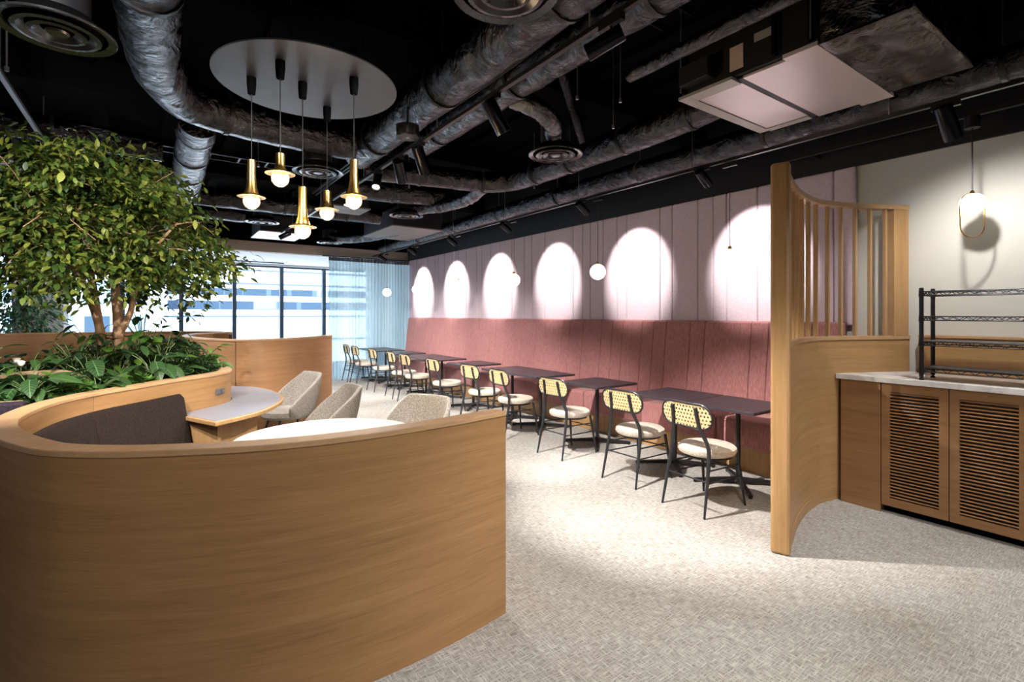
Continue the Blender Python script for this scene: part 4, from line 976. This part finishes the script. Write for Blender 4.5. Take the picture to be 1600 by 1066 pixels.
# flat ceiling units further back
def flat(label, x0, x1, y0, y1, z, mat='acframe'):
    t = thing('flat_ceiling_unit', label, 'ceiling unit', ((x0 + x1) / 2, (y0 + y1) / 2, z), 0, 'flat ceiling units')
    part('casing', MB().box(x0 + .02, x1 - .02, y0 + .02, y1 - .02, z + .02, z + .3), 'blackband', t)
    ym = (y0 + y1) / 2
    part('plate', MB().box(x0, x1, y0, ym - .004, z, z + .02), mat, t, bevel=.002); part('plate', MB().box(x0, x1, ym + .004, y1, z, z + .02), mat, t, bevel=.002)
M['dimplate'] = plain('dull_plate', (.16, .14, .135), .5, .1)
flat('flat brown ceiling unit above the far tables', 3.13, 4.05, 7.75, 9.2, 2.95, 'dimplate')
flat('flat pale ceiling unit before the window beam', 1.5, 2.3, 9.9, 10.9, 3.0, 'acplate')
flat('flat ceiling unit behind the brass bells', 1.9, 2.5, 7.0, 7.5, 3.0, 'dimplate')
flat('dark flat ceiling unit over the left booths', -2.4, -1.2, 7.2, 8.2, 3.1, 'dimplate')
sd = thing('sensor_disc', 'dark round ceiling sensor beside the aisle track', 'sensor', (1.62, 3.70, 2.9))
part('body', MB().lathe([(.085, 2.90), (.09, 2.91), (.09, 2.99), (.05, 3.0)], 28, (1.62, 3.70, 0)), 'diff', sd, smooth=True)
part('eye', MB().lathe([(.001, 2.890), (.012, 2.893), (.014, 2.9)], 12, (1.62, 3.70, 0)), 'steel', sd)
part('bracket', MB().tube([(1.62, 3.70, 2.99), (1.62, 3.70, 3.8)], .008, 6), 'blackmetal', sd)
for i, (x, y) in enumerate(((1.05, 2.1), (2.55, 2.75), (2.85, 2.6), (3.2, 3.0), (.9, 6.0), (2.6, 5.9), (-.8, 4.6), (3.9, 5.0))):
    tag(part('threaded_rod', MB().tube([(x, y, 3.1), (x, y, 3.8)], .005, 6).lathe([(.012, 3.10), (.012, 3.13)], 6, (x, y, 0)), 'steel'), 'thin threaded rod hanging from the black ceiling %s' % ('left of the aisle ducts', 'right of the aisle ducts, nearer one', 'over the corrugated duct', 'left of the air unit pipe', 'behind the brass bells', 'beside the cross branch duct', 'above the tree crown', 'over the fourth table')[i], 'rod', 'ceiling rods')
for x0, y0, x1, y1, z, lb in ((-4.4, 6.8, 1.5, 6.8, 3.35, 'dark cable tray crossing above the tree'), (-.4, 2.2, 3.0, 2.2, 3.55, 'dark cable tray high above the chandelier'), (2.3, .3, 5.1, .3, 3.5, 'dark cable tray at the upper right')):
    tr_ = thing('cable_tray', lb, 'cable tray', (x0, y0, z))
    part('side_rail', MB().box(x0, x1, y0 - .12, y0 - .11, z, z + .05), 'spotmetal', tr_); part('side_rail', MB().box(x0, x1, y0 + .11, y0 + .12, z, z + .05), 'spotmetal', tr_)
    for k in range(int((x1 - x0) / .3)): part('rung', MB().box(x0 + .1 + k * .3, x0 + .12 + k * .3, y0 - .11, y0 + .11, z, z + .01), 'spotmetal', tr_)

# ================================================================== CURTAIN
cu = thing('sheer_curtain', 'sheer blue-grey curtain hanging in folds before the corner window', 'curtain', (4.2, 11.6, 0))
def cf(u, v):
    x = 3.18 + 1.95 * u; a = (.032 + .018 * math.sin(u * 23)) * (1 - .25 * v)
    return (x + .012 * math.sin(u * 2 * math.pi * 26 + 1), 11.66 + a * math.sin(u * 2 * math.pi * 26 + 1.3 * math.sin(u * 17)), .015 + 2.72 * v)
part('cloth', MB().grid(cf, 320, 6), 'sheer', cu, smooth=True)
def cf2(u, v): 
    p = cf(u, 1); return (p[0], p[1], 2.735 + .085 * v)
part('heading', MB().grid(cf2, 320, 1), 'curtop', cu, smooth=True)
part('curtain_rail', MB().box(3.05, 5.15, 11.64, 11.68, 2.822, 2.846), 'blackmetal', cu)

# ================================================================== OUTSIDE
f1 = thing('office_building', 'white banded office building seen through the right-hand windows', 'building', (11, 60, -20))
part('facade', MB().box(.6, 30, 60, 62, -25, 22), 'extwhite', f1)
for z0, z1 in ((3.6, 4.25), (2.1, 2.9)):
    part('window_band', MB().box(.9, 29, 59.93, 59.999, z0 - .05, z1 + .05), 'extline', f1)
    x = 1.0
    for k in range(14):
        w_ = rnd.choice((1.2, 2.2, 3.0, 1.6)); part('pane', MB().box(x, x + w_, 59.9, 59.929, z0, z1), 'extpane' if rnd.random() < .72 else 'extblue', f1); x += w_ + rnd.choice((.12, .12, .5))
        if x > 27: break
for z in (1.25, 4.75, 6.2, 8.6, -1.4, -4.2): part('joint', MB().box(.6, 30, 59.9, 59.999, z, z + .16), 'extline', f1)
f2 = thing('office_building', 'pale blue office building seen behind the tree at left', 'building', (-10, 52, -20))
part('facade', MB().box(-26, .2, 52, 54, -25, 22), 'extwhite', f2)
for j in range(-3, 4):
    for i in range(11):
        x = -25 + i * 2.25
        w_ = part('window', MB().box(x, x + 1.8, 51.92, 51.999, j * 2.6 - .2, j * 2.6 + 1.5), 'extblue', f2)
        part('pane', MB().box(x + .12, x + 1.68, 51.89, 51.919, j * 2.6 - .08, j * 2.6 + 1.38), 'extblue' if (i + j) % 3 else 'extpane', w_)
g = part('street', MB().box(-80, 90, 17, 140, -25.3, -25.05), 'slab'); g['kind'] = 'structure'
